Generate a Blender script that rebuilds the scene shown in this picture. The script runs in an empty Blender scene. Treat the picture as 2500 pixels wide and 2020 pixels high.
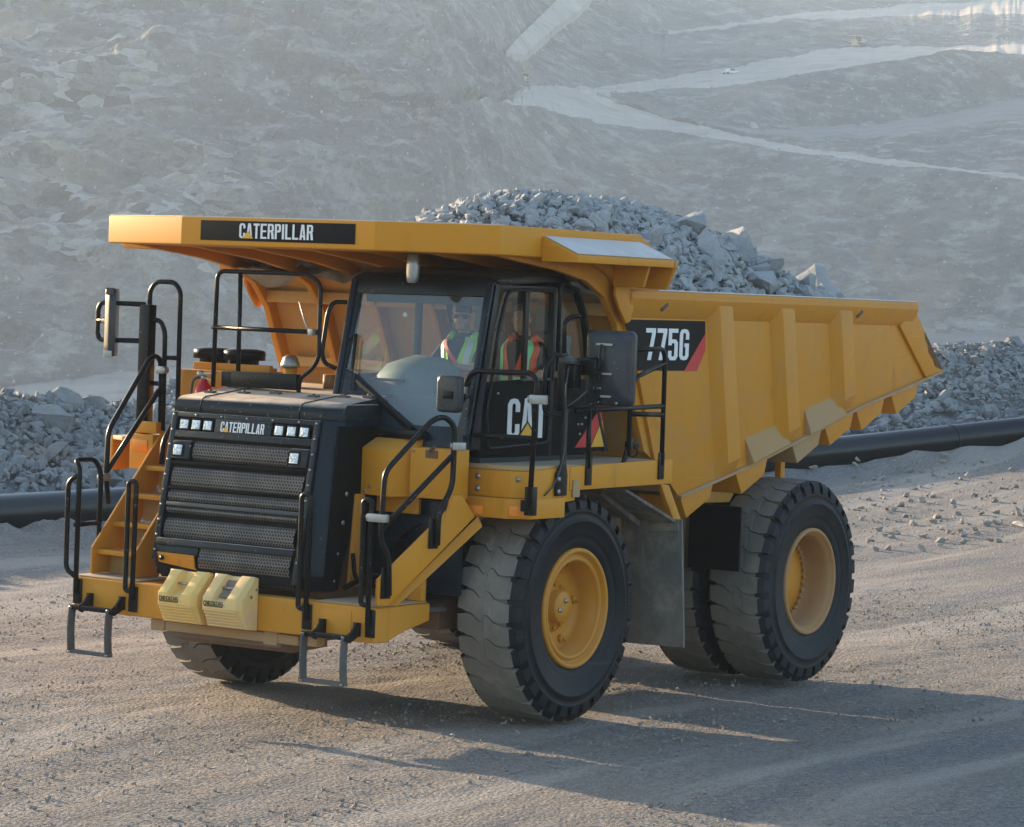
import bpy, bmesh, math, random
import numpy as np
from mathutils import Vector, Matrix, Euler, Quaternion
S = bpy.context.scene
COL = S.collection
random.seed(7); RNG = np.random.default_rng(7)
R = math.radians

# ------------------------------------------------------------------ camera, sky, sun, exposure
cam = bpy.data.cameras.new('camera'); cam_ob = bpy.data.objects.new('camera', cam); COL.objects.link(cam_ob)
_d = Vector((-0.83408708, -0.55038403, -0.03709674)); _r = Vector((-0.55155402, 0.83321653, 0.03922224)); _u = _r.cross(_d)
cam_ob.matrix_world = Matrix(((_r.x, _u.x, -_d.x, 24.28303), (_r.y, _u.y, -_d.y, 17.58513), (_r.z, _u.z, -_d.z, 3.82699), (0, 0, 0, 1)))
cam.sensor_fit = 'HORIZONTAL'; cam.sensor_width = 36; cam.lens = 112.41; cam.clip_start = 0.5; cam.clip_end = 6000
S.camera = cam_ob
SUN_EL = R(11.5); SUN_AZ = R(180)          # the sun stands low over the truck's right side
world = bpy.data.worlds.new('World'); S.world = world; world.use_nodes = True
wn = world.node_tree.nodes; wl = world.node_tree.links
sky = wn.new('ShaderNodeTexSky'); sky.sky_type = 'NISHITA'; sky.sun_disc = False
sky.sun_elevation = SUN_EL; sky.sun_rotation = SUN_AZ; sky.air_density = 1.0; sky.dust_density = 1.0; sky.ozone_density = 1.6
wl.new(sky.outputs[0], wn['Background'].inputs[0]); wn['Background'].inputs[1].default_value = 0.15
sun = bpy.data.lights.new('sun', 'SUN'); sun.energy = 5.0; sun.angle = R(0.5); sun.color = (1.0, 0.75, 0.50)
sun_ob = bpy.data.objects.new('sun', sun); COL.objects.link(sun_ob)
_az = R(7.5)
sun_ob.rotation_euler = Vector((math.sin(_az) * math.cos(SUN_EL), math.cos(_az) * math.cos(SUN_EL), -math.sin(SUN_EL))).to_track_quat('-Z', 'Y').to_euler()
sun_ob.location = (0, -30, 30)
S.view_settings.view_transform = 'Standard'; S.view_settings.look = 'None'; S.view_settings.gamma = 1.0
S.view_settings.use_curve_mapping = False; S.view_settings.exposure = 1.45
S.cycles.use_denoising = True
HAZE = 0.00034; HAZE_COL = (0.66, 0.82, 0.98)

# ------------------------------------------------------------------ materials
def new_mat(name):
    m = bpy.data.materials.new(name); m.use_nodes = True
    nt = m.node_tree; nt.nodes.clear()
    out = nt.nodes.new('ShaderNodeOutputMaterial'); b = nt.nodes.new('ShaderNodeBsdfPrincipled')
    nt.links.new(b.outputs[0], out.inputs[0])
    return m, nt, b
class N:
    """small node-building helper"""
    def __init__(s, nt): s.nt = nt; s.co = None
    def node(s, t, **kw):
        n = s.nt.nodes.new(t)
        for k, v in kw.items(): setattr(n, k, v)
        return n
    def lk(s, a, b): s.nt.links.new(a, b)
    def coord(s, which='Object'):
        return s.node('ShaderNodeTexCoord').outputs[which]
    def mapped(s, src, scale):
        m = s.node('ShaderNodeMapping'); m.inputs['Scale'].default_value = scale; s.lk(src, m.inputs[0]); return m.outputs[0]
    def noise(s, src, scale, detail=4, rough=0.55, out='Fac'):
        n = s.node('ShaderNodeTexNoise'); n.inputs['Scale'].default_value = scale; n.inputs['Detail'].default_value = detail
        n.inputs['Roughness'].default_value = rough
        if src is not None: s.lk(src, n.inputs['Vector'])
        return n.outputs[out]
    def ramp(s, src, a, b, va=0.0, vb=1.0):
        n = s.node('ShaderNodeMapRange'); n.clamp = True; n.interpolation_type = 'SMOOTHSTEP'
        for i, v in zip((1, 2, 3, 4), (a, b, va, vb)): n.inputs[i].default_value = v
        s.lk(src, n.inputs[0]); return n.outputs[0]
    def math(s, op, a, b=None):
        n = s.node('ShaderNodeMath', operation=op)
        for i, v in enumerate((a, b)):
            if v is None: continue
            if isinstance(v, (int, float)): n.inputs[i].default_value = v
            else: s.lk(v, n.inputs[i])
        return n.outputs[0]
    def mix(s, f, a, b):
        n = s.node('ShaderNodeMix', data_type='RGBA')
        for i, v in ((0, f), (6, a), (7, b)):
            if isinstance(v, (int, float)): n.inputs[i].default_value = v
            elif isinstance(v, tuple): n.inputs[i].default_value = (*v, 1)
            else: s.lk(v, n.inputs[i])
        return n.outputs[2]
    def bump(s, h, strength, dist, bsdf):
        n = s.node('ShaderNodeBump'); n.inputs['Strength'].default_value = strength; n.inputs['Distance'].default_value = dist
        s.lk(h, n.inputs['Height']); s.lk(n.outputs[0], bsdf.inputs['Normal']); return n
DUST = (0.40, 0.335, 0.265)
def paint(name, col, rough=0.4, dust=0.25, top=0.75, low=0.35, speck=0.0, metal=0.0, dustcol=DUST, coat=0.0, patch=2.2, spec=0.5, grime=0.4):
    """painted steel under quarry dust: a film in patches, a coat on what faces up, splashes low down, mud specks"""
    m, nt, b = new_mat(name); n = N(nt)
    co = n.coord(); geo = n.node('ShaderNodeNewGeometry')
    film = n.ramp(n.noise(co, patch, 6, 0.65), 0.42, 0.78, 0.0, dust)
    streak = n.ramp(n.noise(n.mapped(co, (6, 6, 0.5)), 2.0, 4), 0.5, 0.8, 0.0, dust * 0.8)
    sep = n.node('ShaderNodeSeparateXYZ'); n.lk(geo.outputs['Normal'], sep.inputs[0])
    up = n.ramp(sep.outputs[2], 0.55, 0.95, 0.0, top)
    up = n.math('MULTIPLY', up, n.ramp(n.noise(co, 5, 5), 0.25, 0.6, 0.55, 1.0))
    sp = n.node('ShaderNodeSeparateXYZ'); n.lk(geo.outputs['Position'], sp.inputs[0])
    lowf = n.math('MULTIPLY', n.ramp(sp.outputs[2], 1.6, 0.4, 0.0, low), n.ramp(n.noise(co, 7, 5), 0.3, 0.7, 0.4, 1.0))
    f = n.math('MAXIMUM', n.math('MAXIMUM', film, up), n.math('MAXIMUM', lowf, streak))
    if speck:
        v = n.noise(co, 34, 2, 0.4); f = n.math('MAXIMUM', f, n.ramp(v, 0.70, 0.74, 0.0, speck))
    gr = n.noise(n.mapped(co, (1, 1, .45)), 3.1, 7, 0.7); sc = n.noise(n.mapped(co, (.6, .6, 14)), 1.7, 3)
    tone = n.mix(n.noise(co, 0.9, 3), tuple(c * 0.93 for c in col), tuple(min(1, c * 1.06) for c in col))
    tone = n.mix(n.ramp(gr, 0.56, 0.78, 0, grime), tone, tuple(c * 0.42 for c in col)); tone = n.mix(n.math('MULTIPLY', n.ramp(sc, 0.66, 0.72, 0, grime), n.ramp(gr, .4, .5)), tone, tuple(min(1, c * 1.15 + .05) for c in col))
    n.lk(n.mix(f, tone, dustcol), b.inputs['Base Color'])
    n.lk(n.ramp(f, 0.0, 0.6, rough, 0.9), b.inputs['Roughness'])
    b.inputs['Metallic'].default_value = metal; b.inputs['Specular IOR Level'].default_value = spec
    if coat: b.inputs['Coat Weight'].default_value = coat; b.inputs['Coat Roughness'].default_value = 0.15
    n.bump(n.noise(co, 9, 3), 0.05, 0.01, b)
    return m
def plain(name, col, rough=0.5, metal=0.0, var=0.15, scale=6.0, spec=0.5):
    m, nt, b = new_mat(name); n = N(nt); co = n.coord()
    v = n.noise(co, scale, 4)
    n.lk(n.mix(v, tuple(c * (1 - var) for c in col), tuple(min(1, c * (1 + var)) for c in col)), b.inputs['Base Color'])
    b.inputs['Roughness'].default_value = rough; b.inputs['Metallic'].default_value = metal; b.inputs['Specular IOR Level'].default_value = spec
    return m
M = {}
YEL = (0.60, 0.245, 0.013)
M['yellow'] = paint('yellow_paint', YEL, 0.48, 0.34, 0.55, 0.30, spec=0.35, dustcol=(0.38, 0.26, 0.15), grime=0.6)
M['yellow_clean'] = paint('yellow_paint_clean', (0.64, 0.265, 0.014), 0.5, 0.07, 0.30, 0.2, spec=0.3, dustcol=(0.44, 0.29, 0.14))
M['yellow_dusty'] = paint('yellow_paint_dusty', (0.55, 0.27, 0.04), 0.6, 0.75, 0.9, 0.6)
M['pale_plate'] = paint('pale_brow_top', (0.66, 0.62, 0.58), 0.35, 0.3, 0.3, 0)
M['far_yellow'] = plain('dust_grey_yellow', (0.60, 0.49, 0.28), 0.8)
M['wear'] = paint('dust_caked_plate', (0.42, 0.25, 0.10), 0.75, 0.8, 0.9, 0.4, dustcol=(0.42, 0.31, 0.20))
M['deck'] = paint('tread_deck', (0.50, 0.30, 0.10), 0.7, 0.6, 0.92, 0.1)
M['black'] = paint('black_paint', (0.005, 0.0065, 0.008), 0.30, 0.02, 0.08, 0.04, 0.35, spec=0.2)
M['black_hood'] = paint('black_hood_paint', (0.012, 0.016, 0.020), 0.34, 0.02, 0.95, 0.05, 0.45, dustcol=(0.56, 0.48, 0.39), spec=0.25)
M['navy'] = paint('dark_blue_black_paint', (0.006, 0.014, 0.025), 0.3, 0.02, 0.15, 0.05, 0.25, spec=0.22)
M['black_flat'] = paint('flat_black', (0.004, 0.0045, 0.005), 0.6, 0.02, 0.15, 0.08, spec=0.08)
M['decal_black'] = plain('decal_black', (0.008, 0.008, 0.009), 0.6, spec=0.15)
M['decal_white'] = plain('decal_white', (0.78, 0.79, 0.80), 0.5, var=0.04)
M['decal_red'] = plain('decal_red', (0.55, 0.022, 0.026), 0.45, var=0.06)
M['decal_yellow'] = plain('decal_yellow', (0.80, 0.42, 0.03), 0.45, var=0.05)
M['galv'] = plain('galvanised_clamp', (0.40, 0.40, 0.385), 0.45, 0.8, 0.3, 20)
M['chrome'] = plain('mirror_glass', (0.75, 0.78, 0.80), 0.08, 1.0, 0.03)
M['amber'] = plain('amber_reflector', (0.90, 0.26, 0.015), 0.3, var=0.1, scale=40)
M['red'] = plain('red_paint', (0.50, 0.012, 0.014), 0.35)
M['brown'] = paint('dirty_chassis', (0.16, 0.075, 0.03), 0.8, 0.6, 0.8, 0.7, dustcol=(0.20, 0.15, 0.11))
M['steel_dirty'] = paint('dirty_dark_steel', (0.05, 0.055, 0.06), 0.55, 0.35, 0.6, 0.5, dustcol=(0.22, 0.20, 0.18))
M['flap'] = paint('dusty_rubber_flap', (0.11, 0.105, 0.097), 0.85, 0.95, 0.5, 0.6, dustcol=(0.33, 0.29, 0.24), patch=2.6, grime=0.8)
M['rubber'] = paint('tyre_rubber', (0.006, 0.0075, 0.0105), 0.5, 0.30, 0.2, 0.12, dustcol=(0.05, 0.052, 0.055), patch=7, spec=0.22)
M['rubber_rear'] = paint('tyre_rubber_dusty', (0.008, 0.011, 0.015), 0.55, 0.5, 0.2, 0.15, dustcol=(0.07, 0.075, 0.078), patch=2.5, spec=0.22)
M['tread'] = paint('dusty_tread', (0.155, 0.14, 0.12), 0.85, 0.9, 0.5, 0.4, dustcol=(0.30, 0.265, 0.225), patch=1.5)
M['rim_dusty'] = paint('dusty_rim', (0.40, 0.20, 0.06), 0.6, 0.75, 0.6, 0.45, dustcol=(0.36, 0.245, 0.155))
M['chock'] = paint('yellow_rubber_chock', (0.86, 0.56, 0.16), 0.55, 0.35, 0.3, 0.35, dustcol=(0.78, 0.56, 0.30), patch=6)
M['chock_worn'] = paint('worn_yellow_chock', (0.84, 0.57, 0.20), 0.6, 0.75, 0.5, 0.5, dustcol=(0.62, 0.48, 0.36), patch=4)
M['soot'] = plain('dark_stain', (0.22, 0.17, 0.13), 0.9, 0, 0.5, 14)
M['rust'] = paint('scraped_rusty_steel', (0.11, 0.055, 0.025), 0.85, 0.5, 0.3, 0, dustcol=(0.40, 0.22, 0.05), patch=14)
M['interior'] = plain('cab_interior_grey', (0.10, 0.15, 0.155), 0.7)
M['interior_dark'] = plain('cab_interior_dark', (0.018, 0.02, 0.022), 0.7)
M['dash'] = paint('cab_dash', (0.09, 0.145, 0.155), 0.65, 0.15, 0.25, 0)
M['skin'] = plain('skin', (0.42, 0.24, 0.17), 0.55, var=0.12, scale=18)
M['hair'] = plain('grey_hair', (0.16, 0.14, 0.125), 0.8)
M['shirt'] = plain('dark_shirt', (0.02, 0.021, 0.024), 0.85)
M['trouser'] = plain('work_trousers', (0.16, 0.14, 0.12), 0.85)
M['vest_lime'] = plain('lime_vest', (0.38, 0.80, 0.06), 0.6, var=0.12)
M['vest_orange'] = plain('orange_vest', (0.90, 0.10, 0.015), 0.6, var=0.12)
M['tape_silver'] = plain('silver_tape', (0.62, 0.66, 0.70), 0.35)
M['tape_green'] = plain('green_silver_tape', (0.30, 0.85, 0.42), 0.4)
M['belt_red'] = plain('red_seat_belt', (0.62, 0.06, 0.03), 0.6)
M['pipe'] = plain('black_plastic_pipe', (0.004, 0.006, 0.009), 0.30, 0, 0.3, 1.5, spec=0.32)
M['white_paint'] = plain('white_vehicle_paint', (0.75, 0.76, 0.76), 0.4)

def lens_mat():
    m, nt, b = new_mat('lamp_lens'); n = N(nt); co = n.coord()
    v = n.node('ShaderNodeTexVoronoi'); v.inputs['Scale'].default_value = 45; n.lk(co, v.inputs['Vector'])
    n.lk(n.mix(v.outputs['Distance'], (0.80, 0.84, 0.86), (0.50, 0.56, 0.60)), b.inputs['Base Color'])
    b.inputs['Roughness'].default_value = 0.12; b.inputs['Metallic'].default_value = 0.25
    n.bump(v.outputs['Distance'], 0.6, 0.01, b)
    return m
M['lens'] = lens_mat()
M['mirror_shell'] = plain('pale_mirror_shell', (0.30, 0.32, 0.34), 0.35, 0.6, 0.5, 5)
def glass_mat(name, tint, film, filmcol):
    m = bpy.data.materials.new(name); m.use_nodes = True; nt = m.node_tree; nt.nodes.clear(); n = N(nt)
    out = n.node('ShaderNodeOutputMaterial'); tr = n.node('ShaderNodeBsdfTransparent'); tr.inputs[0].default_value = (*tint, 1)
    gl = n.node('ShaderNodeBsdfGlossy'); gl.inputs['Roughness'].default_value = 0.02
    lw = n.node('ShaderNodeLayerWeight'); lw.inputs[0].default_value = 0.5; fr = n.math('ADD', n.math('MULTIPLY', n.math('POWER', lw.outputs['Facing'], 5.0), 0.94), 0.05)
    df = n.node('ShaderNodeBsdfDiffuse'); df.inputs[0].default_value = (*filmcol, 1)
    co = n.coord()
    m1 = n.node('ShaderNodeMixShader'); m2 = n.node('ShaderNodeMixShader')
    n.lk(n.ramp(n.noise(co, 2.5, 5), 0.3, 0.8, film * 0.7, film * 1.3), m1.inputs[0]); n.lk(tr.outputs[0], m1.inputs[1]); n.lk(df.outputs[0], m1.inputs[2])
    n.lk(n.math('MULTIPLY', fr, 1.6), m2.inputs[0]); n.lk(m1.outputs[0], m2.inputs[1]); n.lk(gl.outputs[0], m2.inputs[2])
    n.lk(m2.outputs[0], out.inputs[0]); return m
M['windshield'] = glass_mat('sky_hazed_windscreen_glass', (0.84, 0.93, 0.92), 0.05, (0.50, 0.60, 0.64))  # pale blue film: the hazy sky reflection put into the colour
M['glass'] = glass_mat('tinted_side_glass', (0.86, 0.90, 0.86), 0.03, (0.40, 0.42, 0.40))
M['mirror_back'] = paint('mirror_housing', (0.014, 0.022, 0.034), 0.35, 0.10, 0.35, 0.0, 0.45)

def grille_mat():
    """punched steel sheet: rows of round holes through which the black behind shows"""
    m, nt, b = new_mat('punched_steel_mesh'); n = N(nt)
    geo = n.node('ShaderNodeNewGeometry'); sp = n.node('ShaderNodeSeparateXYZ'); n.lk(geo.outputs['Position'], sp.inputs[0])
    p = 0.032
    def lattice(dy, dz):
        y = n.math('SUBTRACT', n.math('FRACT', n.math('ADD', n.math('DIVIDE', sp.outputs[1], p), 100 + dy)), 0.5)
        z = n.math('SUBTRACT', n.math('FRACT', n.math('ADD', n.math('DIVIDE', sp.outputs[2], p * 1.732), 100 + dz)), 0.5)
        z = n.math('MULTIPLY', z, 1.732)
        return n.math('SQRT', n.math('ADD', n.math('MULTIPLY', y, y), n.math('MULTIPLY', z, z)))
    d = n.math('MINIMUM', lattice(0, 0), lattice(0.5, 0.5))
    hole = n.ramp(d, 0.37, 0.30)
    co = n.coord()
    steel = n.mix(n.ramp(n.noise(co, 4, 5), 0.35, 0.75), (0.105, 0.098, 0.088), (0.19, 0.165, 0.135))
    n.lk(n.mix(hole, steel, (0.006, 0.006, 0.007)), b.inputs['Base Color'])
    b.inputs['Roughness'].default_value = 0.6; b.inputs['Metallic'].default_value = 0.2
    n.bump(n.math('SUBTRACT', 1.0, hole), 0.5, 0.006, b)
    return m
M['mesh'] = grille_mat()
def rock_mat(name, a, bcol, dust, world=True, rnd=True):
    m, nt, b = new_mat(name); n = N(nt); geo = n.node('ShaderNodeNewGeometry'); co = n.coord('Object') if not world else geo.outputs['Position']
    f = n.ramp(n.noise(co, 2.3, 6, 0.6), 0.3, 0.7)
    c = n.mix(f, a, bcol)
    if rnd:
        oi = n.node('ShaderNodeObjectInfo'); c = n.mix(n.ramp(oi.outputs['Random'], 0, 1, 0.0, 0.5), c, bcol)
    sep = n.node('ShaderNodeSeparateXYZ'); n.lk(geo.outputs['Normal'], sep.inputs[0])
    up = n.math('MULTIPLY', n.ramp(sep.outputs[2], 0.2, 0.9), n.ramp(n.noise(co, 1.1, 4), 0.3, 0.7, 0.2, 0.8))
    c = n.mix(up, c, dust)
    c = n.mix(n.ramp(n.noise(co, 0.5, 2), 0.62, 0.75, 0.0, 0.45), c, (0.30, 0.235, 0.19))
    n.lk(c, b.inputs['Base Color']); b.inputs['Roughness'].default_value = 0.9
    c2 = n.noise(co, 7, 6, 0.7); n.bump(n.math('ADD', n.noise(co, 22, 6, 0.7), c2), 0.8, 0.05, b)
    return m
M['rock'] = rock_mat('grey_limestone', (0.15, 0.165, 0.175), (0.33, 0.34, 0.34), (0.36, 0.35, 0.33))
M['rock_load'] = rock_mat('pale_limestone', (0.30, 0.315, 0.325), (0.48, 0.485, 0.48), (0.52, 0.50, 0.47))
M['gravel'] = rock_mat('road_gravel', (0.22, 0.20, 0.175), (0.42, 0.38, 0.33), (0.40, 0.35, 0.29), rnd=False)

def ground_mat():
    m, nt, b = new_mat('packed_quarry_dirt'); n = N(nt)
    geo = n.node('ShaderNodeNewGeometry'); P = geo.outputs['Position']
    streak = n.noise(n.mapped(P, (0.09, 0.85, 0.3)), 0.9, 5, 0.6)
    broad = n.noise(P, 0.16, 4)
    fine = n.noise(P, 9, 8, 0.7); grit = n.noise(P, 42, 4, 0.7)
    c = n.mix(n.ramp(broad, 0.35, 0.65), (0.205, 0.168, 0.132), (0.265, 0.228, 0.19))
    lane = n.ramp(streak, 0.49, 0.60)
    c = n.mix(n.math('MULTIPLY', lane, 0.75), c, (0.37, 0.315, 0.255))
    c = n.mix(n.ramp(streak, 0.475, 0.40, 0, 0.8), c, (0.135, 0.140, 0.148))
    smooth = n.math('SUBTRACT', 1.0, n.math('MULTIPLY', lane, 0.8))
    c = n.mix(n.ramp(fine, 0.35, 0.7, 0, 0.5), c, (0.33, 0.30, 0.265))
    vo = n.node('ShaderNodeTexVoronoi'); vo.inputs['Scale'].default_value = 26; n.lk(P, vo.inputs['Vector']); cell = n.node('ShaderNodeSeparateColor'); n.lk(vo.outputs['Color'], cell.inputs[0])
    vo2 = n.node('ShaderNodeTexVoronoi'); vo2.inputs['Scale'].default_value = 70; n.lk(P, vo2.inputs['Vector']); cell2 = n.node('ShaderNodeSeparateColor'); n.lk(vo2.outputs['Color'], cell2.inputs[0])
    stony = n.math('MULTIPLY', n.ramp(n.noise(P, 0.8, 4), 0.35, 0.6, 0.35, 1.0), smooth)
    c = n.mix(n.math('MULTIPLY', n.ramp(cell.outputs[0], 0.62, 1.0, 0, 0.6), stony), c, (0.46, 0.43, 0.39))
    c = n.mix(n.math('MULTIPLY', n.ramp(cell.outputs[1], 0.70, 1.0, 0, 0.6), stony), c, (0.085, 0.083, 0.085))
    c = n.mix(n.ramp(cell2.outputs[0], 0.6, 1.0, 0, 0.6), c, (0.40, 0.37, 0.33))
    c = n.mix(n.ramp(cell2.outputs[1], 0.6, 1.0, 0, 0.6), c, (0.11, 0.105, 0.10))
    c = n.mix(n.ramp(grit, 0.55, 0.72, 0, 0.7), c, (0.44, 0.41, 0.37))
    c = n.mix(n.ramp(grit, 0.42, 0.30, 0, 0.6), c, (0.085, 0.078, 0.07))
    n.lk(c, b.inputs['Base Color']); b.inputs['Roughness'].default_value = 0.95
    sx = n.node('ShaderNodeSeparateXYZ'); n.lk(P, sx.inputs[0]); ay = n.math('ABSOLUTE', sx.outputs[1]); dl = n.math('ABSOLUTE', n.math('SUBTRACT', ay, 1.98)); lug = n.math('SINE', n.math('ADD', n.math('MULTIPLY', sx.outputs[0], 30.0), n.math('MULTIPLY', dl, 9.0)))
    prints = n.math('MULTIPLY', n.math('MULTIPLY', n.ramp(lug, 0.1, 0.6), n.ramp(dl, 0.34, 0.28)), n.ramp(n.noise(P, 0.7, 3), 0.42, 0.6))
    h = n.math('ADD', n.math('ADD', n.math('MULTIPLY', fine, 0.6), n.math('MULTIPLY', grit, 0.6)), n.math('ADD', n.math('MULTIPLY', vo.outputs['Distance'], -0.7), n.math('MULTIPLY', prints, -0.55)))
    n.bump(n.math('MULTIPLY', h, n.math('ADD', n.math('MULTIPLY', smooth, 0.7), 0.3)), 1.0, 0.045, b)
    return m
M['ground'] = ground_mat()
def terrain_mat(name, a, bcol, ccol, warm, scale, rocky):
    m, nt, b = new_mat(name); n = N(nt); geo = n.node('ShaderNodeNewGeometry'); P = geo.outputs['Position']
    big = n.noise(P, 0.018 * scale, 5, 0.6); mid = n.noise(n.mapped(P, (1, 1, 2.6)), 0.10 * scale, 6, 0.65); fine = n.noise(P, 0.55 * scale, 6, 0.7)
    c = n.mix(n.ramp(big, 0.38, 0.62), a, bcol)
    c = n.mix(n.ramp(mid, 0.50, 0.68, 0, 0.8), c, ccol)
    c = n.mix(n.ramp(mid, 0.44, 0.30, 0, 0.7), c, tuple(x * 0.55 for x in a))
    c = n.mix(n.ramp(n.noise(P, 0.03 * scale, 3), 0.57, 0.70, 0, 0.65), c, warm)
    st_ = n.noise(n.mapped(P, (.09, .09, .018)), 1.0, 5, 0.6); c = n.mix(n.ramp(st_, 0.55, 0.68, 0, 0.5), c, ccol); c = n.mix(n.ramp(st_, 0.45, 0.33, 0, 0.55), c, tuple(x * 0.6 for x in a))
    v = n.node('ShaderNodeTexVoronoi'); v.inputs['Scale'].default_value = 0.42 * scale; n.lk(P, v.inputs['Vector'])
    c = n.mix(n.math('MULTIPLY', n.ramp(v.outputs['Distance'], 0.26, 0.12, 0, 0.85 * rocky), n.ramp(fine, 0.5, 0.62)), c, (0.62, 0.60, 0.56))
    if rocky > .5:    # jointed blocks where the bare rock shows
        wob = n.node('ShaderNodeVectorMath', operation='ADD'); n.lk(n.mapped(P, (.11, .11, .24)), wob.inputs[0]); nn = n.noise(P, .06, 3, out='Color'); n.lk(nn, wob.inputs[1])
        blk = n.node('ShaderNodeTexVoronoi'); blk.inputs['Scale'].default_value = 1.9; n.lk(wob.outputs[0], blk.inputs['Vector']); bs = n.node('ShaderNodeSeparateColor'); n.lk(blk.outputs['Color'], bs.inputs[0])
        px = n.node('ShaderNodeSeparateXYZ'); n.lk(P, px.inputs[0]); msk = n.math('MULTIPLY', n.ramp(n.noise(P, .011, 4, .6), .44, .58), n.ramp(px.outputs[0], -720, -580))
        c = n.mix(n.math('MULTIPLY', msk, n.ramp(bs.outputs[0], .45, 1.0, 0, .9)), c, tuple(x * 1.25 for x in ccol)); c = n.mix(n.math('MULTIPLY', msk, n.ramp(bs.outputs[1], .5, 1.0, 0, .9)), c, tuple(x * .4 for x in a))
    c = n.mix(n.ramp(fine, 0.40, 0.28, 0, 0.6), c, (0.05, 0.055, 0.06))
    n.lk(c, b.inputs['Base Color']); b.inputs['Roughness'].default_value = 0.95
    n.bump(n.math('ADD', n.math('MULTIPLY', mid, 1.0), n.math('MULTIPLY', fine, 0.5)), 1.0, 2.4 * rocky ** 1.6 + 0.02, b)
    return m
M['slope'] = terrain_mat('quarry_slope_rock', (0.10, 0.105, 0.115), (0.20, 0.193, 0.182), (0.42, 0.40, 0.36), (0.33, 0.245, 0.16), 1.0, 1.0)
M['floor'] = terrain_mat('pit_floor_dirt', (0.17, 0.168, 0.165), (0.22, 0.215, 0.208), (0.27, 0.26, 0.245), (0.25, 0.215, 0.175), 1.0, 0.2)
M['haul'] = terrain_mat('sun_toned_road_dust', (0.40, 0.345, 0.285), (0.47, 0.41, 0.34), (0.54, 0.475, 0.40), (0.48, 0.39, 0.29), 1.0, 0.12)  # road dust, coloured paler and warmer to stand in for low sun

# ------------------------------------------------------------------ object helpers
def link(name, me, parent=None, mats=()):
    o = bpy.data.objects.new(name, me); COL.objects.link(o)
    for mm in mats: me.materials.append(mm)
    if parent is not None: o.parent = parent
    return o
def thing(name, label, cat, loc=(0, 0, 0), group=None):
    o = bpy.data.objects.new(name, None); COL.objects.link(o); o.location = loc; o.empty_display_size = 0.3
    o['label'] = label; o['category'] = cat
    if group: o['group'] = group
    return o
def tag(o, label=None, cat=None, group=None, kind=None):
    for k, v in (('label', label), ('category', cat), ('group', group), ('kind', kind)):
        if v: o[k] = v
    return o
def fillet(pts, r, n=5):
    """round the corners of a polyline"""
    P = [Vector(p) for p in pts]; out = [P[0]]
    for a, b, c in zip(P, P[1:], P[2:]):
        u = (a - b); v = (c - b); lu, lv = u.length, v.length
        if lu < 1e-6 or lv < 1e-6: continue
        k = min(r, lu * 0.48, lv * 0.48); p, q = b + u / lu * k, b + v / lv * k
        for i in range(n + 1):
            t = i / n; out.append((1 - t) ** 2 * p + 2 * t * (1 - t) * b + t * t * q)
    out.append(P[-1]); return out
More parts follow.
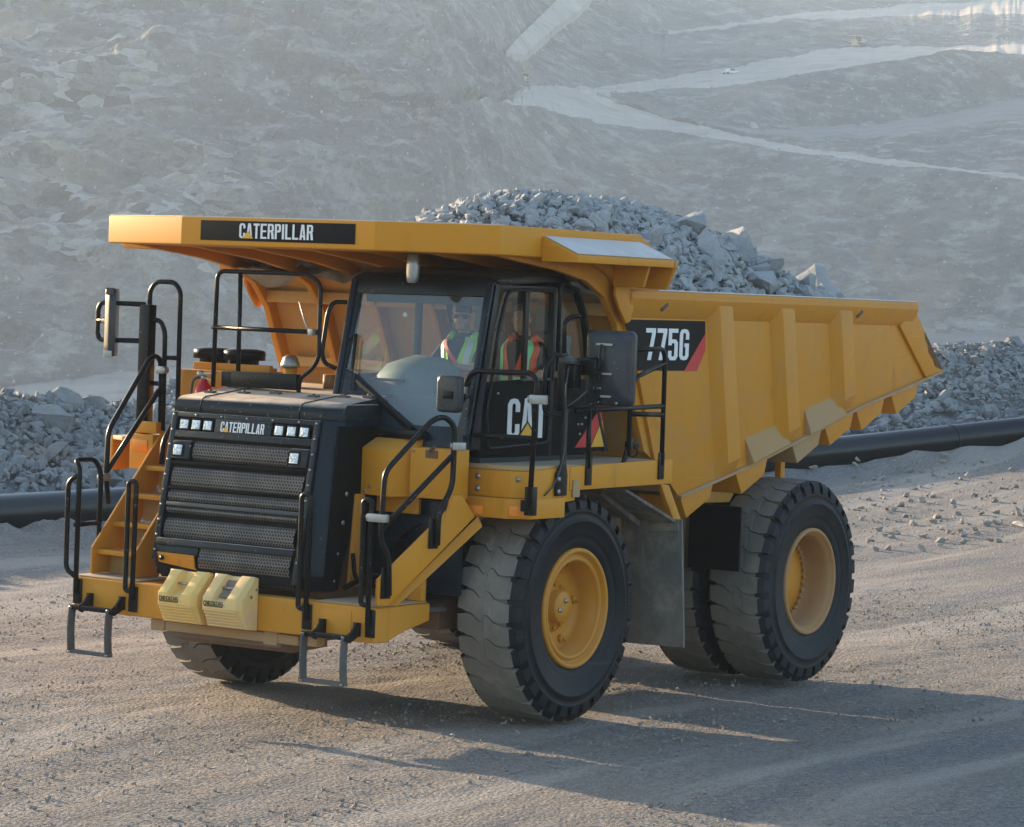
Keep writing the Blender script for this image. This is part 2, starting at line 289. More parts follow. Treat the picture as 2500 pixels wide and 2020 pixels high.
class MB:
    """collects shapes into one mesh"""
    def __init__(s): s.v = []; s.f = []; s.m = []; s.sm = []
    def add(s, vs, fs, mi=0, smooth=False):
        o = len(s.v); s.v += [tuple(v) for v in vs]
        for f in fs: s.f.append([i + o for i in f]); s.m.append(mi); s.sm.append(smooth)
        return s
    def box(s, a, b, mi=0):
        (x0, y0, z0), (x1, y1, z1) = a, b
        vs = [(x0, y0, z0), (x1, y0, z0), (x1, y1, z0), (x0, y1, z0), (x0, y0, z1), (x1, y0, z1), (x1, y1, z1), (x0, y1, z1)]
        return s.add(vs, [(0, 3, 2, 1), (4, 5, 6, 7), (0, 1, 5, 4), (1, 2, 6, 5), (2, 3, 7, 6), (3, 0, 4, 7)], mi)
    def obox(s, c, ax, ay, az, mi=0):
        c, ax, ay, az = map(Vector, (c, ax, ay, az))
        vs = [c + ax * i + ay * j + az * k for k in (-1, 1) for i, j in ((-1, -1), (1, -1), (1, 1), (-1, 1))]
        return s.add(vs, [(0, 3, 2, 1), (4, 5, 6, 7), (0, 1, 5, 4), (1, 2, 6, 5), (2, 3, 7, 6), (3, 0, 4, 7)], mi)
    def bar(s, p, q, w, h, up=(0, 0, 1), mi=0):
        p, q = Vector(p), Vector(q); d = (q - p); L = d.length; d /= L; u = Vector(up); sd = d.cross(u)
        if sd.length < 1e-4: sd = d.cross(Vector((1, 0, 0)))
        sd.normalize(); u = sd.cross(d)
        return s.obox((p + q) / 2, d * L / 2, sd * w / 2, u * h / 2, mi)
    def prism(s, poly, axis, a, b, mi=0):
        """extrude a 2-D polygon along axis: x -> (y,z), y -> (x,z), z -> (x,y)"""
        mk = {'x': lambda p, t: (t, p[0], p[1]), 'y': lambda p, t: (p[0], t, p[1]), 'z': lambda p, t: (p[0], p[1], t)}[axis]
        n = len(poly); vs = [mk(p, a) for p in poly] + [mk(p, b) for p in poly]
        ar = sum(p[0] * q[1] - q[0] * p[1] for p, q in zip(poly, poly[1:] + poly[:1]))
        fs = [list(range(n)), list(range(2 * n - 1, n - 1, -1))] + [(i, i + n, (i + 1) % n + n, (i + 1) % n) for i in range(n)]
        return s.add(vs, fs, mi)
    def loft(s, rings, mi=0, caps=True, closed=True, smooth=False):
        n = len(rings[0]); vs = [v for r in rings for v in r]; fs = []
        for k in range(len(rings) - 1):
            for i in range(n if closed else n - 1):
                j = (i + 1) % n; fs.append((k * n + i, k * n + j, (k + 1) * n + j, (k + 1) * n + i))
        if caps: fs += [list(range(n))[::-1], [(len(rings) - 1) * n + i for i in range(n)]]
        return s.add(vs, fs, mi, smooth)
    def tube(s, pts, r, n=8, mi=0, caps=True, r2=None):
        P = [Vector(p) for p in pts]; rings = []; prev = None
        for i, p in enumerate(P):
            t = (P[min(i + 1, len(P) - 1)] - P[max(i - 1, 0)]).normalized()
            if prev is None:
                a = t.cross(Vector((0, 0, 1)));  a = a if a.length > 0.1 else t.cross(Vector((1, 0, 0)))
            else: a = prev - t * prev.dot(t)
            a.normalize(); prev = a; b = t.cross(a)
            rr = r if r2 is None else r + (r2 - r) * i / (len(P) - 1)
            rings.append([p + (a * math.cos(2 * math.pi * k / n) + b * math.sin(2 * math.pi * k / n)) * rr for k in range(n)])
        return s.loft(rings, mi, caps, True, True)
    def cyl(s, p, q, r, n=16, mi=0, r2=None): return s.tube([p, q], r, n, mi, True, r2)
    def lathe(s, prof, c, axis, n=32, mi=0, smooth=True):
        """profile of (radius, distance along axis)"""
        c = Vector(c); ax = Vector(axis).normalized(); a = ax.cross(Vector((0, 0, 1)))
        a = a if a.length > 0.1 else ax.cross(Vector((1, 0, 0))); a.normalize(); b = ax.cross(a)
        rings = [[c + ax * w + (a * math.cos(2 * math.pi * k / n) + b * math.sin(2 * math.pi * k / n)) * rr for k in range(n)] for rr, w in prof]
        return s.loft(rings, mi, False, True, smooth)
    def ball(s, c, r, n=8, mi=0, sc=(1, 1, 1)):
        c = Vector(c); rings = []
        for j in range(1, n):
            t = math.pi * j / n
            rings.append([c + Vector((r * sc[0] * math.sin(t) * math.cos(2 * math.pi * k / (2 * n)), r * sc[1] * math.sin(t) * math.sin(2 * math.pi * k / (2 * n)), r * sc[2] * math.cos(t))) for k in range(2 * n)])
        return s.loft(rings, mi, True, True, True)
    def plate(s, pts, n, th, mi=0):
        """flat polygon pushed along its normal"""
        P = [Vector(p) for p in pts]; n = Vector(n).normalized() * th; k = len(P)
        return s.add(P + [p + n for p in P], [list(range(k))[::-1], list(range(k, 2 * k))] + [(i, (i + 1) % k, (i + 1) % k + k, i + k) for i in range(k)], mi)
    def build(s, name, mats, parent=None, bevel=0.0, seg=2, loc=None, sharp=20):
        me = bpy.data.meshes.new(name); me.from_pydata(s.v, [], s.f); mats = mats if isinstance(mats, (list, tuple)) else [mats]
        me.polygons.foreach_set('material_index', s.m); me.polygons.foreach_set('use_smooth', s.sm)
        bm = bmesh.new(); bm.from_mesh(me)
        bmesh.ops.recalc_face_normals(bm, faces=bm.faces)
        if bevel:
            es = [e for e in bm.edges if len(e.link_faces) == 2 and e.calc_face_angle(0) > R(25)]
            bmesh.ops.bevel(bm, geom=es, offset=bevel, segments=seg, profile=0.6, affect='EDGES', clamp_overlap=True)
            for f in bm.faces: f.smooth = True
        bm.to_mesh(me); bm.free()
        if bevel: me.set_sharp_from_angle(angle=R(sharp))
        if sharp != 20 and not bevel: me.polygons.foreach_set('use_smooth', [True] * len(me.polygons)); me.set_sharp_from_angle(angle=R(sharp))
        o = link(name, me, parent, mats)
        if loc is not None: o.location = loc
        return o
def tubes(name, mat, parent, paths, r=0.023, fr=0.08, n=8):
    b = MB()
    for p in paths: b.tube(fillet(p, fr) if len(p) > 2 else p, r, n)
    return b.build(name, mat, parent)
# flat lettering -----------------------------------------------------
def strip(o, i): return [[o[k], o[k + 1], i[k + 1], i[k]] for k in range(len(o) - 1)]
def glyph(ch, w, t):
    m = w / 2
    rect = lambda x0, y0, x1, y1: [(x0, y0), (x1, y0), (x1, y1), (x0, y1)]
    if ch in 'CG':
        e = 0.36 if ch == 'C' else 0.42
        o = [(w, .66), (w, .86), (w - .08, .97), (m, 1), (.08, .97), (0, .86), (0, .14), (.08, .03), (m, 0), (w - .08, .03), (w, .14), (w, e)]
        i = [(w - t, .66), (w - t, .82), (w - t - .02, .86), (m, .88), (t + .02, .86), (t, .82), (t, .18), (t + .02, .14), (m, .12), (w - t - .02, .14), (w - t, .18), (w - t, e)]
        q = strip(o, i)
        if ch == 'G': q.append(rect(m + .01, .42, w, .54))
        return q
    if ch == 'A':
        f = lambda y: t + (m - t) * y / 0.8
        L = [(0, 0), (t, 0), (m, .8), (m, 1), (m - .1, 1)]
        return [L, [(w - x, y) for x, y in L][::-1], [(f(.18), .18), (w - f(.18), .18), (w - f(.30), .30), (f(.30), .30)]]
    if ch == 'T': return [rect(0, .86, w, 1), rect(m - t / 2, 0, m + t / 2, .86)]
    if ch == 'E': return [rect(0, 0, t, 1), rect(t, .87, w, 1), rect(t, .44, w * .92, .56), rect(t, 0, w, .13)]
    if ch == 'I': return [rect(0, 0, t, 1)]
    if ch == 'L': return [rect(0, 0, t, 1), rect(t, 0, w, .13)]
    if ch in 'PR':
        q = [rect(0, 0, t, 1)] + strip([(t, 1), (w - .1, 1), (w, .9), (w, .55), (w - .1, .45), (t, .45)], [(t, .87), (w - t - .03, .87), (w - t, .83), (w - t, .62), (w - t - .03, .58), (t, .58)])
        if ch == 'R': q.append([(w - t + .01, 0), (w + .02, 0), (w - .03, .46), (w - t - .05, .45)])
        return q
    if ch == '7': return [rect(0, .86, w, 1), [(.1, 0), (.1 + t * 1.1, 0), (w, .86), (w - t * 1.05, .86)]]
    if ch == '5': return [rect(0, .87, w, 1), rect(0, .47, t, .87)] + strip([(t, .66), (w - .1, .66), (w, .56), (w, .12), (w - .1, 0), (.1, 0), (0, .12), (0, .3)], [(t, .54), (w - t - .02, .54), (w - t, .5), (w - t, .16), (w - t - .02, .12), (t + .02, .12), (t, .16), (t, .3)])
    if ch == 'H': return [rect(0, 0, t, 1), rect(w - t, 0, w, 1), rect(t, .43, w - t, .57)]
    if ch == 'K': return [rect(0, 0, t, 1), [(t, .40), (t, .56), (w - t * .9, 1), (w, 1)], [(t + .06, .52), (w - t, 0), (w, 0), (t + .16, .63)]]
    if ch == 'S': return [rect(0, .86, w, 1), rect(0, .57, t, .86), rect(0, .43, w, .57), rect(w - t, .14, w, .43), rect(0, 0, w, .14)]
    return []
def lettering(name, text, org, ux, uy, height, width, mat, parent, w=0.46, t=0.155, gap=0.09, off=0.002):
    """flat letters starting at org, running along ux and standing up along uy"""
    ux, uy = Vector(ux).normalized(), Vector(uy).normalized(); nn = ux.cross(uy)
    adv = [(t if c == 'I' else w) for c in text]; tot = sum(adv) + gap * (len(text) - 1); kx = width / tot; x = 0; b = MB()
    for c, a in zip(text, adv):
        for q in glyph(c, a, t):
            b.plate([Vector(org) + ux * ((x + px) * kx) + uy * (py * height) + nn * 0.0005 for px, py in q], nn, off)
        x += a + gap
    return b.build(name, mat, parent)
# value noise --------------------------------------------------------
_T = np.random.default_rng(3).random((64, 64, 64))
def vnoise(p):
    i = np.floor(p).astype(int); f = p - i; f = f * f * (3 - 2 * f); i &= 63; j = (i + 1) & 63
    x0, y0, z0 = i.T; x1, y1, z1 = j.T; fx, fy, fz = f.T
    L = lambda a, b, t: a + (b - a) * t
    return L(L(L(_T[x0, y0, z0], _T[x1, y0, z0], fx), L(_T[x0, y1, z0], _T[x1, y1, z0], fx), fy), L(L(_T[x0, y0, z1], _T[x1, y0, z1], fx), L(_T[x0, y1, z1], _T[x1, y1, z1], fx), fy), fz) * 2 - 1
def fbm(p, octv=5, gain=0.5, ridged=False):
    s = 0; a = 1
    for k in range(octv):
        v = vnoise(p * 2 ** k + 13.7 * k); s = s + a * ((1 - 2 * abs(v)) if ridged else v); a *= gain
    return s
# broken rock --------------------------------------------------------
def rock_template(seed, n=16, flat=0.75):
    rg = np.random.default_rng(seed); bm = bmesh.new()
    p = rg.normal(size=(n, 3)); p /= np.linalg.norm(p, axis=1)[:, None]; p *= rg.uniform(0.75, 1.0, (n, 1)); p *= np.array([1.0, rg.uniform(.6, .95), rg.uniform(.5, flat)])
    for q in p: bm.verts.new(q)
    bmesh.ops.convex_hull(bm, input=bm.verts)
    for v in [v for v in bm.verts if not v.link_faces]: bm.verts.remove(v)
    bmesh.ops.recalc_face_normals(bm, faces=bm.faces)
    bm.verts.index_update(); V = np.array([v.co[:] for v in bm.verts]); F = np.array([[v.index for v in f.verts] for f in bm.faces])
    me = bpy.data.meshes.new('rock'); bmesh.ops.subdivide_edges(bm, edges=bm.edges[:], cuts=2, use_grid_fill=True); bmesh.ops.triangulate(bm, faces=bm.faces[:])
    for v in bm.verts:                     # chip the flat faces and wear the edges
        c = v.co; k = float(vnoise(np.array([[c.x * 2.6 + seed, c.y * 2.6, c.z * 2.6]]))[0]); k2 = float(vnoise(np.array([[c.x * 6 + seed, c.y * 6, c.z * 6 + 9]]))[0]); v.co = c * (1 + .09 * k + .05 * k2)
    bm.to_mesh(me); bm.free()
    return me, V, F
ROCKS = [rock_template(100 + k, 18) for k in range(12)]
CHIPS = [rock_template(300 + k, 9)[1:] for k in range(6)]
def rand_rot(n, rg, tilt=3.14):
    a = rg.uniform(0, 2 * np.pi, n); b = rg.normal(0, tilt, n); c = rg.uniform(0, 2 * np.pi, n)
    ca, sa, cb, sb, cc, sc = np.cos(a), np.sin(a), np.cos(b), np.sin(b), np.cos(c), np.sin(c); z = np.zeros(n); o = np.ones(n)
    m = lambda *r: np.array(r).reshape(3, 3, n).transpose(2, 0, 1)
    return m(ca, -sa, z, sa, ca, z, z, z, o) @ m(o, z, z, z, cb, -sb, z, sb, cb) @ m(cc, -sc, z, sc, cc, z, z, z, o)
def heap(name, pos, size, mat, parent, rg, temps=None, tilt=0.6, kind='stuff'):
    """many small stones joined into one mesh"""
    temps = temps or CHIPS; rot = rand_rot(len(pos), rg, tilt); V = []; F = []; off = 0; which = rg.integers(0, len(temps), len(pos))
    for t, (tv, tf) in enumerate(temps):
        ix = np.where(which == t)[0]
        if not len(ix): continue
        vv = np.einsum('nij,kj->nki', rot[ix] * size[ix, None, None], tv) + pos[ix, None, :]
        ff = tf[None] + (np.arange(len(ix)) * len(tv))[:, None, None] + off
        V.append(vv.reshape(-1, 3)); F.append(ff.reshape(-1, 3)); off += len(ix) * len(tv)
    me = bpy.data.meshes.new(name); me.from_pydata(np.concatenate(V).tolist(), [], np.concatenate(F).tolist())
    o = link(name, me, parent, [mat])
    if kind: o['kind'] = kind
    return o
def lay_rocks(pos, size, mat, parent, rg, name='rock', tilt=0.7):
    """each stone an object of its own under parent, meshes shared"""
    for k, (p, s) in enumerate(zip(pos, size)):
        me = ROCKS[int(rg.integers(0, len(ROCKS)))][0]
        if not me.materials: me.materials.append(None)
        o = bpy.data.objects.new(name, me); COL.objects.link(o); o.parent = parent
        o.location = Vector(p) - (parent.location if parent else Vector())
        o.rotation_euler = (float(rg.normal(0, tilt)), float(rg.normal(0, tilt)), float(rg.uniform(0, 6.28)))
        o.scale = (s * float(rg.uniform(.85, 1.25)), s * float(rg.uniform(.85, 1.15)), s * float(rg.uniform(.75, 1.1)))
        o.material_slots[0].link = 'OBJECT'; o.material_slots[0].material = mat

# ------------------------------------------------------------------ the ground, the pipe line's course, the far slopes
PIPE = [(60, -6.5, .25), (28, -6.2, .25), (15, -7.4, .28), (7, -9.8, .32), (0, -12.6, .33), (-7.43, -14.07, .34), (-10.75, -14.47, .32), (-13.63, -14.65, .32), (-17.8, -14.35, .40), (-22.07, -13.7, .54), (-29.9, -11.83, .92), (-33.44, -11.04, 1.15), (-36.6, -9.92, 1.44), (-41.93, -7.33, 1.99), (-50, -2.5, 2.62), (-62, 5, 2.6), (-95, 27, 2.6)]
_px = np.array([p[0] for p in PIPE])[::-1]; _py = np.array([p[1] for p in PIPE])[::-1]; _pz = np.array([p[2] for p in PIPE])[::-1]
PR = 0.29
def ground_z(X, Y):
    X = np.asarray(X, float); Y = np.asarray(Y, float)
    a = np.maximum(0, -np.maximum(X, -46) - 13); z = 0.0021 * a * a
    z = z - 0.035 * np.clip(X - 1.6, 0, 8)
    s = (np.interp(X, _px, _py) - Y) * 0.93            # metres beyond the pipe
    z = z + 0.20 * np.exp(-((s + 0.62) / 0.34) ** 2)   # the lip of spoil along the pipe
    z = z + 0.05 * np.exp(-((s + 2.2) / 0.9) ** 2)
    t = np.clip((s - 8) / 50, 0, 1); z = z - 50 * t * t * (3 - 2 * t)
    return z
def axis_steps(fine0, fine1, step, lo, hi, grow=1.07):
    a = list(np.arange(fine0, fine1, step)); s = step; x = fine1
    while x < hi: a.append(x); s *= grow; x += s
    a.append(hi); s = step; x = fine0; left = []
    while x > lo: s *= grow; x -= s; left.append(x)
    return np.array(sorted([lo] + [q for q in left if q > lo] + a))
gx = axis_steps(-13, 9, 0.065, -2500, 2500); gy = axis_steps(-9, 9, 0.065, -2500, 2500)
GX, GY = np.meshgrid(gx, gy, indexing='ij'); gp = np.stack([GX.ravel(), GY.ravel(), np.zeros(GX.size)], 1)
gz = ground_z(gp[:, 0], gp[:, 1])
near = np.exp(-(np.maximum(0, np.abs(gp[:, 0] + 6) - 25) / 15) ** 2) * np.exp(-(np.maximum(0, np.abs(gp[:, 1] + 2) - 20) / 15) ** 2)
sp = (np.interp(gp[:, 0], _px, _py) - gp[:, 1])
tracked = np.exp(-(np.maximum(0, -sp - 0) * 0 + np.maximum(0, sp + 1.6) / 1.2) ** 2)
rut = fbm(np.stack([gp[:, 0] * 0.05, gp[:, 1] * 1.25, gp[:, 0] * 0 + 3.3], 1), 4, 0.55)
gz = gz + near * (0.016 * rut + 0.010 * fbm(gp * np.array([2.2, 3.2, 1]), 4, 0.6) + 0.03 * fbm(gp * np.array([0.25, 0.4, 1]) + 9, 2) - 0.01)
lipm = np.exp(-((sp + 0.7) / 0.5) ** 2) * near
gz = gz + lipm * 0.09 * fbm(gp * np.array([2.0, 2.0, 1]) + 21, 4, 0.6)
pad = np.exp(-((np.abs(gp[:, 1] - np.where(gp[:, 0] > -2, 0, 0)) - 2.0) / 0.7) ** 2) * (gp[:, 0] < 1.4) * (gp[:, 0] > -8)
gz = np.where(pad > 0.3, np.minimum(gz, 0.004 + 0 * gz), gz)
nx, ny = len(gx), len(gy); ii = (np.arange(nx - 1)[:, None] * ny + np.arange(ny - 1)[None]).ravel()
me = bpy.data.meshes.new('ground'); me.from_pydata(np.stack([gp[:, 0], gp[:, 1], gz], 1).tolist(), [], np.stack([ii, ii + ny, ii + ny + 1, ii + 1], 1).tolist())
me.polygons.foreach_set('use_smooth', [True] * len(me.polygons))
tag(link('ground', me, None, [M['ground']]), kind='structure')

KC = [list(r) for r in [  # slope and road edge rows taken from image pixels, projected to chosen depths
 [(-35.6,-47.6,-0.6),(-39.8,-41.2,-0.3),(-42.0,-38.0,-0.2),(-44.1,-34.8,-0.0),(-49.5,-33.9,-0.0),(-50.6,-32.2,0.0),(-51.1,-31.4,0.1),(-52.1,-30.0,0.2),(-53.2,-28.3,0.2),(-54.4,-26.5,0.3),(-55.4,-24.9,0.4),(-56.5,-23.3,0.5),(-57.6,-21.6,0.5),(-58.7,-19.9,0.6),(-63.5,-12.6,1.0)],
 [(-323.9,-361.4,-22.4),(-348.6,-324.3,-18.8),(-368.6,-312.1,-17.6),(-397.1,-305.4,-15.9),(-434.8,-302.9,-14.4),(-458.4,-303.6,-13.2),(-478.5,-309.5,-13.1),(-501.8,-310.5,-12.7),(-526.7,-309.1,-12.2),(-543.9,-301.4,-11.4),(-560.2,-294.8,-10.6),(-572.9,-284.8,-9.6),(-585.6,-274.6,-8.6),(-593.8,-262.3,-7.6),(-610.2,-201.4,-4.3)],
 [(-393.6,-437.6,-20.9),(-423.2,-393.0,-17.5),(-449.6,-380.5,-13.7),(-484.7,-373.0,-10.0),(-533.3,-372.2,-7.1),(-566.6,-376.2,-5.9),(-583.3,-378.3,-5.3),(-603.8,-374.6,-4.4),(-621.5,-365.9,-3.8),(-633.1,-352.0,-2.6),(-642.7,-339.4,-1.4),(-652.0,-325.4,-0.7),(-661.3,-311.4,0.1),(-670.5,-297.5,1.0),(-678.6,-225.5,4.5)],
 [(-421.7,-469.3,3.2),(-453.3,-421.6,5.4),(-472.9,-401.0,6.5),(-508.7,-392.3,8.8),(-570.4,-399.2,13.7),(-608.7,-405.5,19.4),(-629.5,-409.8,23.6),(-661.2,-412.0,28.5),(-686.4,-406.0,28.6),(-688.5,-384.5,26.6),(-684.5,-363.0,23.3),(-688.1,-344.8,21.4),(-690.6,-326.4,19.6),(-691.9,-308.0,17.8),(-693.3,-231.3,17.7)],
 [(-456.7,-508.0,16.4),(-490.7,-456.6,18.9),(-507.7,-431.0,21.1),(-532.7,-411.5,24.7),(-582.9,-408.9,34.9),(-641.0,-428.6,51.5),(-672.2,-439.0,52.6),(-715.3,-446.9,51.7),(-738.3,-437.9,50.8),(-728.0,-407.8,47.1),(-724.6,-385.5,44.2),(-721.5,-362.8,41.8),(-718.1,-340.6,39.6),(-714.2,-319.1,37.3),(-698.3,-233.5,27.7)],
 [(-463.7,-515.9,21.8),(-498.2,-463.8,24.3),(-515.5,-437.8,26.6),(-544.7,-421.1,31.5),(-603.5,-423.7,42.7),(-656.3,-438.8,52.8),(-709.1,-463.4,59.8),(-745.9,-466.5,60.7),(-764.2,-453.5,55.8),(-749.9,-420.2,50.4),(-745.0,-396.6,47.0),(-739.5,-372.0,44.1),(-736.3,-349.5,41.7),(-732.7,-327.6,39.3),(-717.8,-240.3,29.7)],
 [(-465.1,-517.5,22.2),(-499.7,-465.2,24.7),(-517.0,-439.1,26.9),(-546.3,-422.3,31.9),(-605.1,-424.8,43.2),(-658.4,-440.2,53.2),(-711.3,-464.9,60.3),(-748.3,-468.0,61.3),(-766.8,-455.1,56.4),(-754.3,-422.8,51.7),(-760.1,-404.8,50.1),(-780.0,-393.0,52.3),(-800.2,-380.9,56.8),(-815.9,-366.4,60.6),(-854.8,-289.5,65.6)],
 [(-466.5,-519.0,22.6),(-501.2,-466.6,25.0),(-518.6,-440.4,27.3),(-547.9,-423.5,32.3),(-606.7,-426.0,43.6),(-660.7,-441.8,53.6),(-713.8,-466.5,60.7),(-751.1,-469.8,61.8),(-770.2,-457.2,57.0),(-767.4,-430.3,53.6),(-804.4,-428.8,56.0),(-829.5,-418.4,58.6),(-859.4,-409.7,64.3),(-894.4,-402.6,72.1),(-952.6,-324.0,78.5)],
 [(-467.9,-520.6,22.9),(-502.7,-468.0,25.4),(-520.1,-441.7,27.7),(-549.5,-424.8,32.7),(-608.4,-427.2,44.1),(-669.3,-447.6,54.5),(-725.6,-474.3,61.9),(-770.7,-482.1,63.9),(-807.3,-479.7,67.8),(-813.9,-457.2,69.7),(-837.4,-447.4,74.9),(-861.1,-435.4,79.8),(-886.9,-423.9,85.4),(-908.4,-409.6,86.2),(-962.4,-327.9,89.0)],
 [(-469.3,-522.1,23.3),(-504.2,-469.4,25.8),(-521.7,-443.0,28.1),(-551.1,-426.0,33.1),(-610.0,-428.3,44.5),(-678.2,-453.6,55.4),(-743.2,-485.8,64.1),(-794.4,-497.1,66.7),(-846.2,-503.1,73.8),(-877.0,-493.2,80.4),(-928.8,-497.0,89.1),(-964.5,-488.6,94.0),(-987.2,-472.6,96.5),(-1005.4,-454.2,98.6),(-1065.1,-364.1,103.1)],
 [(-491.8,-547.7,46.0),(-528.3,-492.5,48.6),(-550.4,-468.3,51.3),(-580.8,-449.9,55.9),(-636.4,-447.7,62.7),(-721.1,-482.9,71.4),(-792.1,-518.4,78.5),(-876.0,-549.0,87.5),(-949.7,-565.8,97.7),(-982.1,-553.5,103.9),(-1008.7,-540.8,108.2),(-1032.0,-523.7,111.0),(-1051.1,-504.1,113.2),(-1070.2,-484.4,115.4),(-1133.6,-388.6,120.5)],
 [(-493.9,-550.1,48.4),(-530.6,-494.7,51.0),(-552.8,-470.4,53.7),(-584.0,-452.5,58.4),(-642.2,-451.9,66.3),(-732.3,-490.6,75.8),(-807.1,-528.4,83.2),(-893.0,-559.8,89.9),(-979.9,-583.9,101.9),(-1017.1,-573.4,109.0),(-1057.5,-567.2,115.5),(-1095.0,-556.2,121.5),(-1124.0,-539.7,125.9),(-1148.7,-520.7,129.3),(-1216.7,-418.1,135.5)],
 [(-568.8,-633.4,84.5),(-610.7,-570.1,87.5),(-639.4,-544.9,90.0),(-676.6,-525.2,93.5),(-739.3,-521.4,100.3),(-809.1,-543.4,108.4),(-924.0,-606.5,122.5),(-1029.5,-647.2,134.9),(-1070.7,-639.7,139.2),(-1113.6,-629.4,143.6),(-1146.3,-616.4,146.9),(-1180.6,-601.0,150.2),(-1206.2,-580.5,152.5),(-1232.0,-559.8,154.8),(-1304.8,-449.8,160.0)],
]]
KA = [0, 0, 0, 1, 0, 0, 0, 0, 0, 0, 0, 0, 0]
for row in KC:                        # the pit walls run on past the view on both sides
    a, b_, c, e = row[0], row[1], row[-1], row[-2]
    L = [tuple(a[i] + k * (a[i] - b_[i]) * (1, 1, .25)[i] for i in range(3)) for k in (9, 4)]; Rr = [tuple(c[i] + k * (c[i] - e[i]) * (1, 1, .25)[i] for i in range(3)) for k in (3, 8)]
    row[:] = L + row + Rr
NI = len(KC[0]); LAT = np.concatenate([np.linspace(-2, 0, 60)[:-1], np.linspace(0, NI - 5, 560), np.linspace(NI - 5, NI - 3, 60)[1:]])
CURV = [np.stack([np.interp(LAT, range(-2, NI - 2), [p[c] for p in row]) for c in range(3)], 1) for row in KC]
for _c in CURV:                       # ease the corners of the lines traced from the image
    for _ in range(10): _c[1:-1] = (_c[:-2] + 2 * _c[1:-1] + _c[2:]) / 4
for _k, _c in enumerate(CURV):        # broken, slumped edges
    if 2 <= _k <= 11:
        _s = fbm(_c * .02 + 3.1 * _k, 2) * 1.6 + fbm(_c * .10 + 7.7 * _k, 4, .7) * 1.3
        _c += _s[:, None] * np.array([-.35, -.22, .55]) * (0.7 if _k < 10 else 1.0)
def curve_amp(k):
    w = np.full(len(LAT), 1.0)
    if 4 <= k <= 11:
        w = np.clip((5.0 - LAT) / 1.2, KA[k], 1.0)
    else: w[:] = KA[k]
    return w
def strip_mesh(name, k, i0, i1, rows, mat, road):
    a = int(np.searchsorted(LAT, i0)); b = int(np.searchsorted(LAT, i1)) + 1; b = min(b, len(LAT))
    A, B = CURV[k][a:b], CURV[k + 1][a:b]; wa, wb = curve_amp(k)[a:b], curve_amp(k + 1)[a:b]
    v = np.linspace(0, 1, rows)[:, None, None]; P = A[None] * (1 - v) + B[None] * v
    lerp = wa[None] * (1 - v[..., 0]) + wb[None] * v[..., 0]
    amp = lerp * (1 if not road else 0.5) + (0 if road else 1) * np.sin(np.pi * v[..., 0]) * np.maximum(0, 1 - lerp)
    q = P.reshape(-1, 3)
    tt = q[:, 2] / 7.0 + .9 * fbm(q * .016 + 4, 2) + .15 * fbm(q * .09, 2); ff = tt - np.floor(tt); ledge = 3.6 * (np.where(ff < .8, ff / .8, (1 - ff) / .2) - .5) * np.clip(.6 + 1.2 * fbm(q * .012 + 8, 2), 0, 1)
    wall = np.clip((6.2 - (LAT[a:b])) / 2.0, 0.12, 1.0)[None].repeat(rows, 0).ravel()      # bare rock face on the left, smooth scree on the right
    h = (wall * (6.5 * fbm(q * np.array([.018, .018, .03]), 3, 0.5, True) + 2.6 * fbm(q * np.array([.06, .06, .12]), 4, 0.55, True) + ledge) + (1.2 * fbm(q * .02, 2) + 0.9 * fbm(q * .09 + 5, 3) + 0.55 * fbm(q * .45, 3)))
    d = np.array([0.72, 0.47, 0.50]); d /= np.linalg.norm(d)
    q = q + (h * amp.ravel() * (0.16 if road else 1.0))[:, None] * d
    n = b - a; ii = (np.arange(rows - 1)[:, None] * n + np.arange(n - 1)[None]).ravel()
    me = bpy.data.meshes.new(name); me.from_pydata(q.tolist(), [], np.stack([ii, ii + 1, ii + n + 1, ii + n], 1).tolist())
    me.polygons.foreach_set('use_smooth', [False] * len(me.polygons))
    return tag(link(name, me, None, [mat]), kind='structure')
E_ = NI - 3; W_ = -2
strip_mesh('pit_floor', 0, W_, E_, 8, M['floor'], True)
strip_mesh('pit_floor_dust', 1, W_, E_, 12, M['floor'], True)
strip_mesh('quarry_slope', 2, W_, E_, 64, M['slope'], False)
strip_mesh('quarry_slope', 3, W_, E_, 64, M['slope'], False)
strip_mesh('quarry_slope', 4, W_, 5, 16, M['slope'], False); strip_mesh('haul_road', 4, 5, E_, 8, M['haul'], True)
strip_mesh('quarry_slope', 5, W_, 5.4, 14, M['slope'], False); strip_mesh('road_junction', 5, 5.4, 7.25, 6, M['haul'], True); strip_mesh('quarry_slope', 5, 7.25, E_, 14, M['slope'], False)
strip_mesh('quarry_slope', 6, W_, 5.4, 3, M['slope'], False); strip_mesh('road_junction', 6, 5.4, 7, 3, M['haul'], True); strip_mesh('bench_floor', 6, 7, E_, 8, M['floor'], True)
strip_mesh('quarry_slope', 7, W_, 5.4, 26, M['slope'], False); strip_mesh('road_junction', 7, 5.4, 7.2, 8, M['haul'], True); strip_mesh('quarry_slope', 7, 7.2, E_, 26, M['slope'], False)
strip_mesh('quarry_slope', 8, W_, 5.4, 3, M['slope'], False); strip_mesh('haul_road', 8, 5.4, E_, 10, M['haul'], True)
strip_mesh('quarry_slope', 9, W_, E_, 56, M['slope'], False)
strip_mesh('quarry_slope', 10, W_, 8, 8, M['slope'], False); strip_mesh('haul_road', 10, 8, E_, 10, M['haul'], True)
strip_mesh('quarry_slope', 11, W_, E_, 60, M['slope'], False)
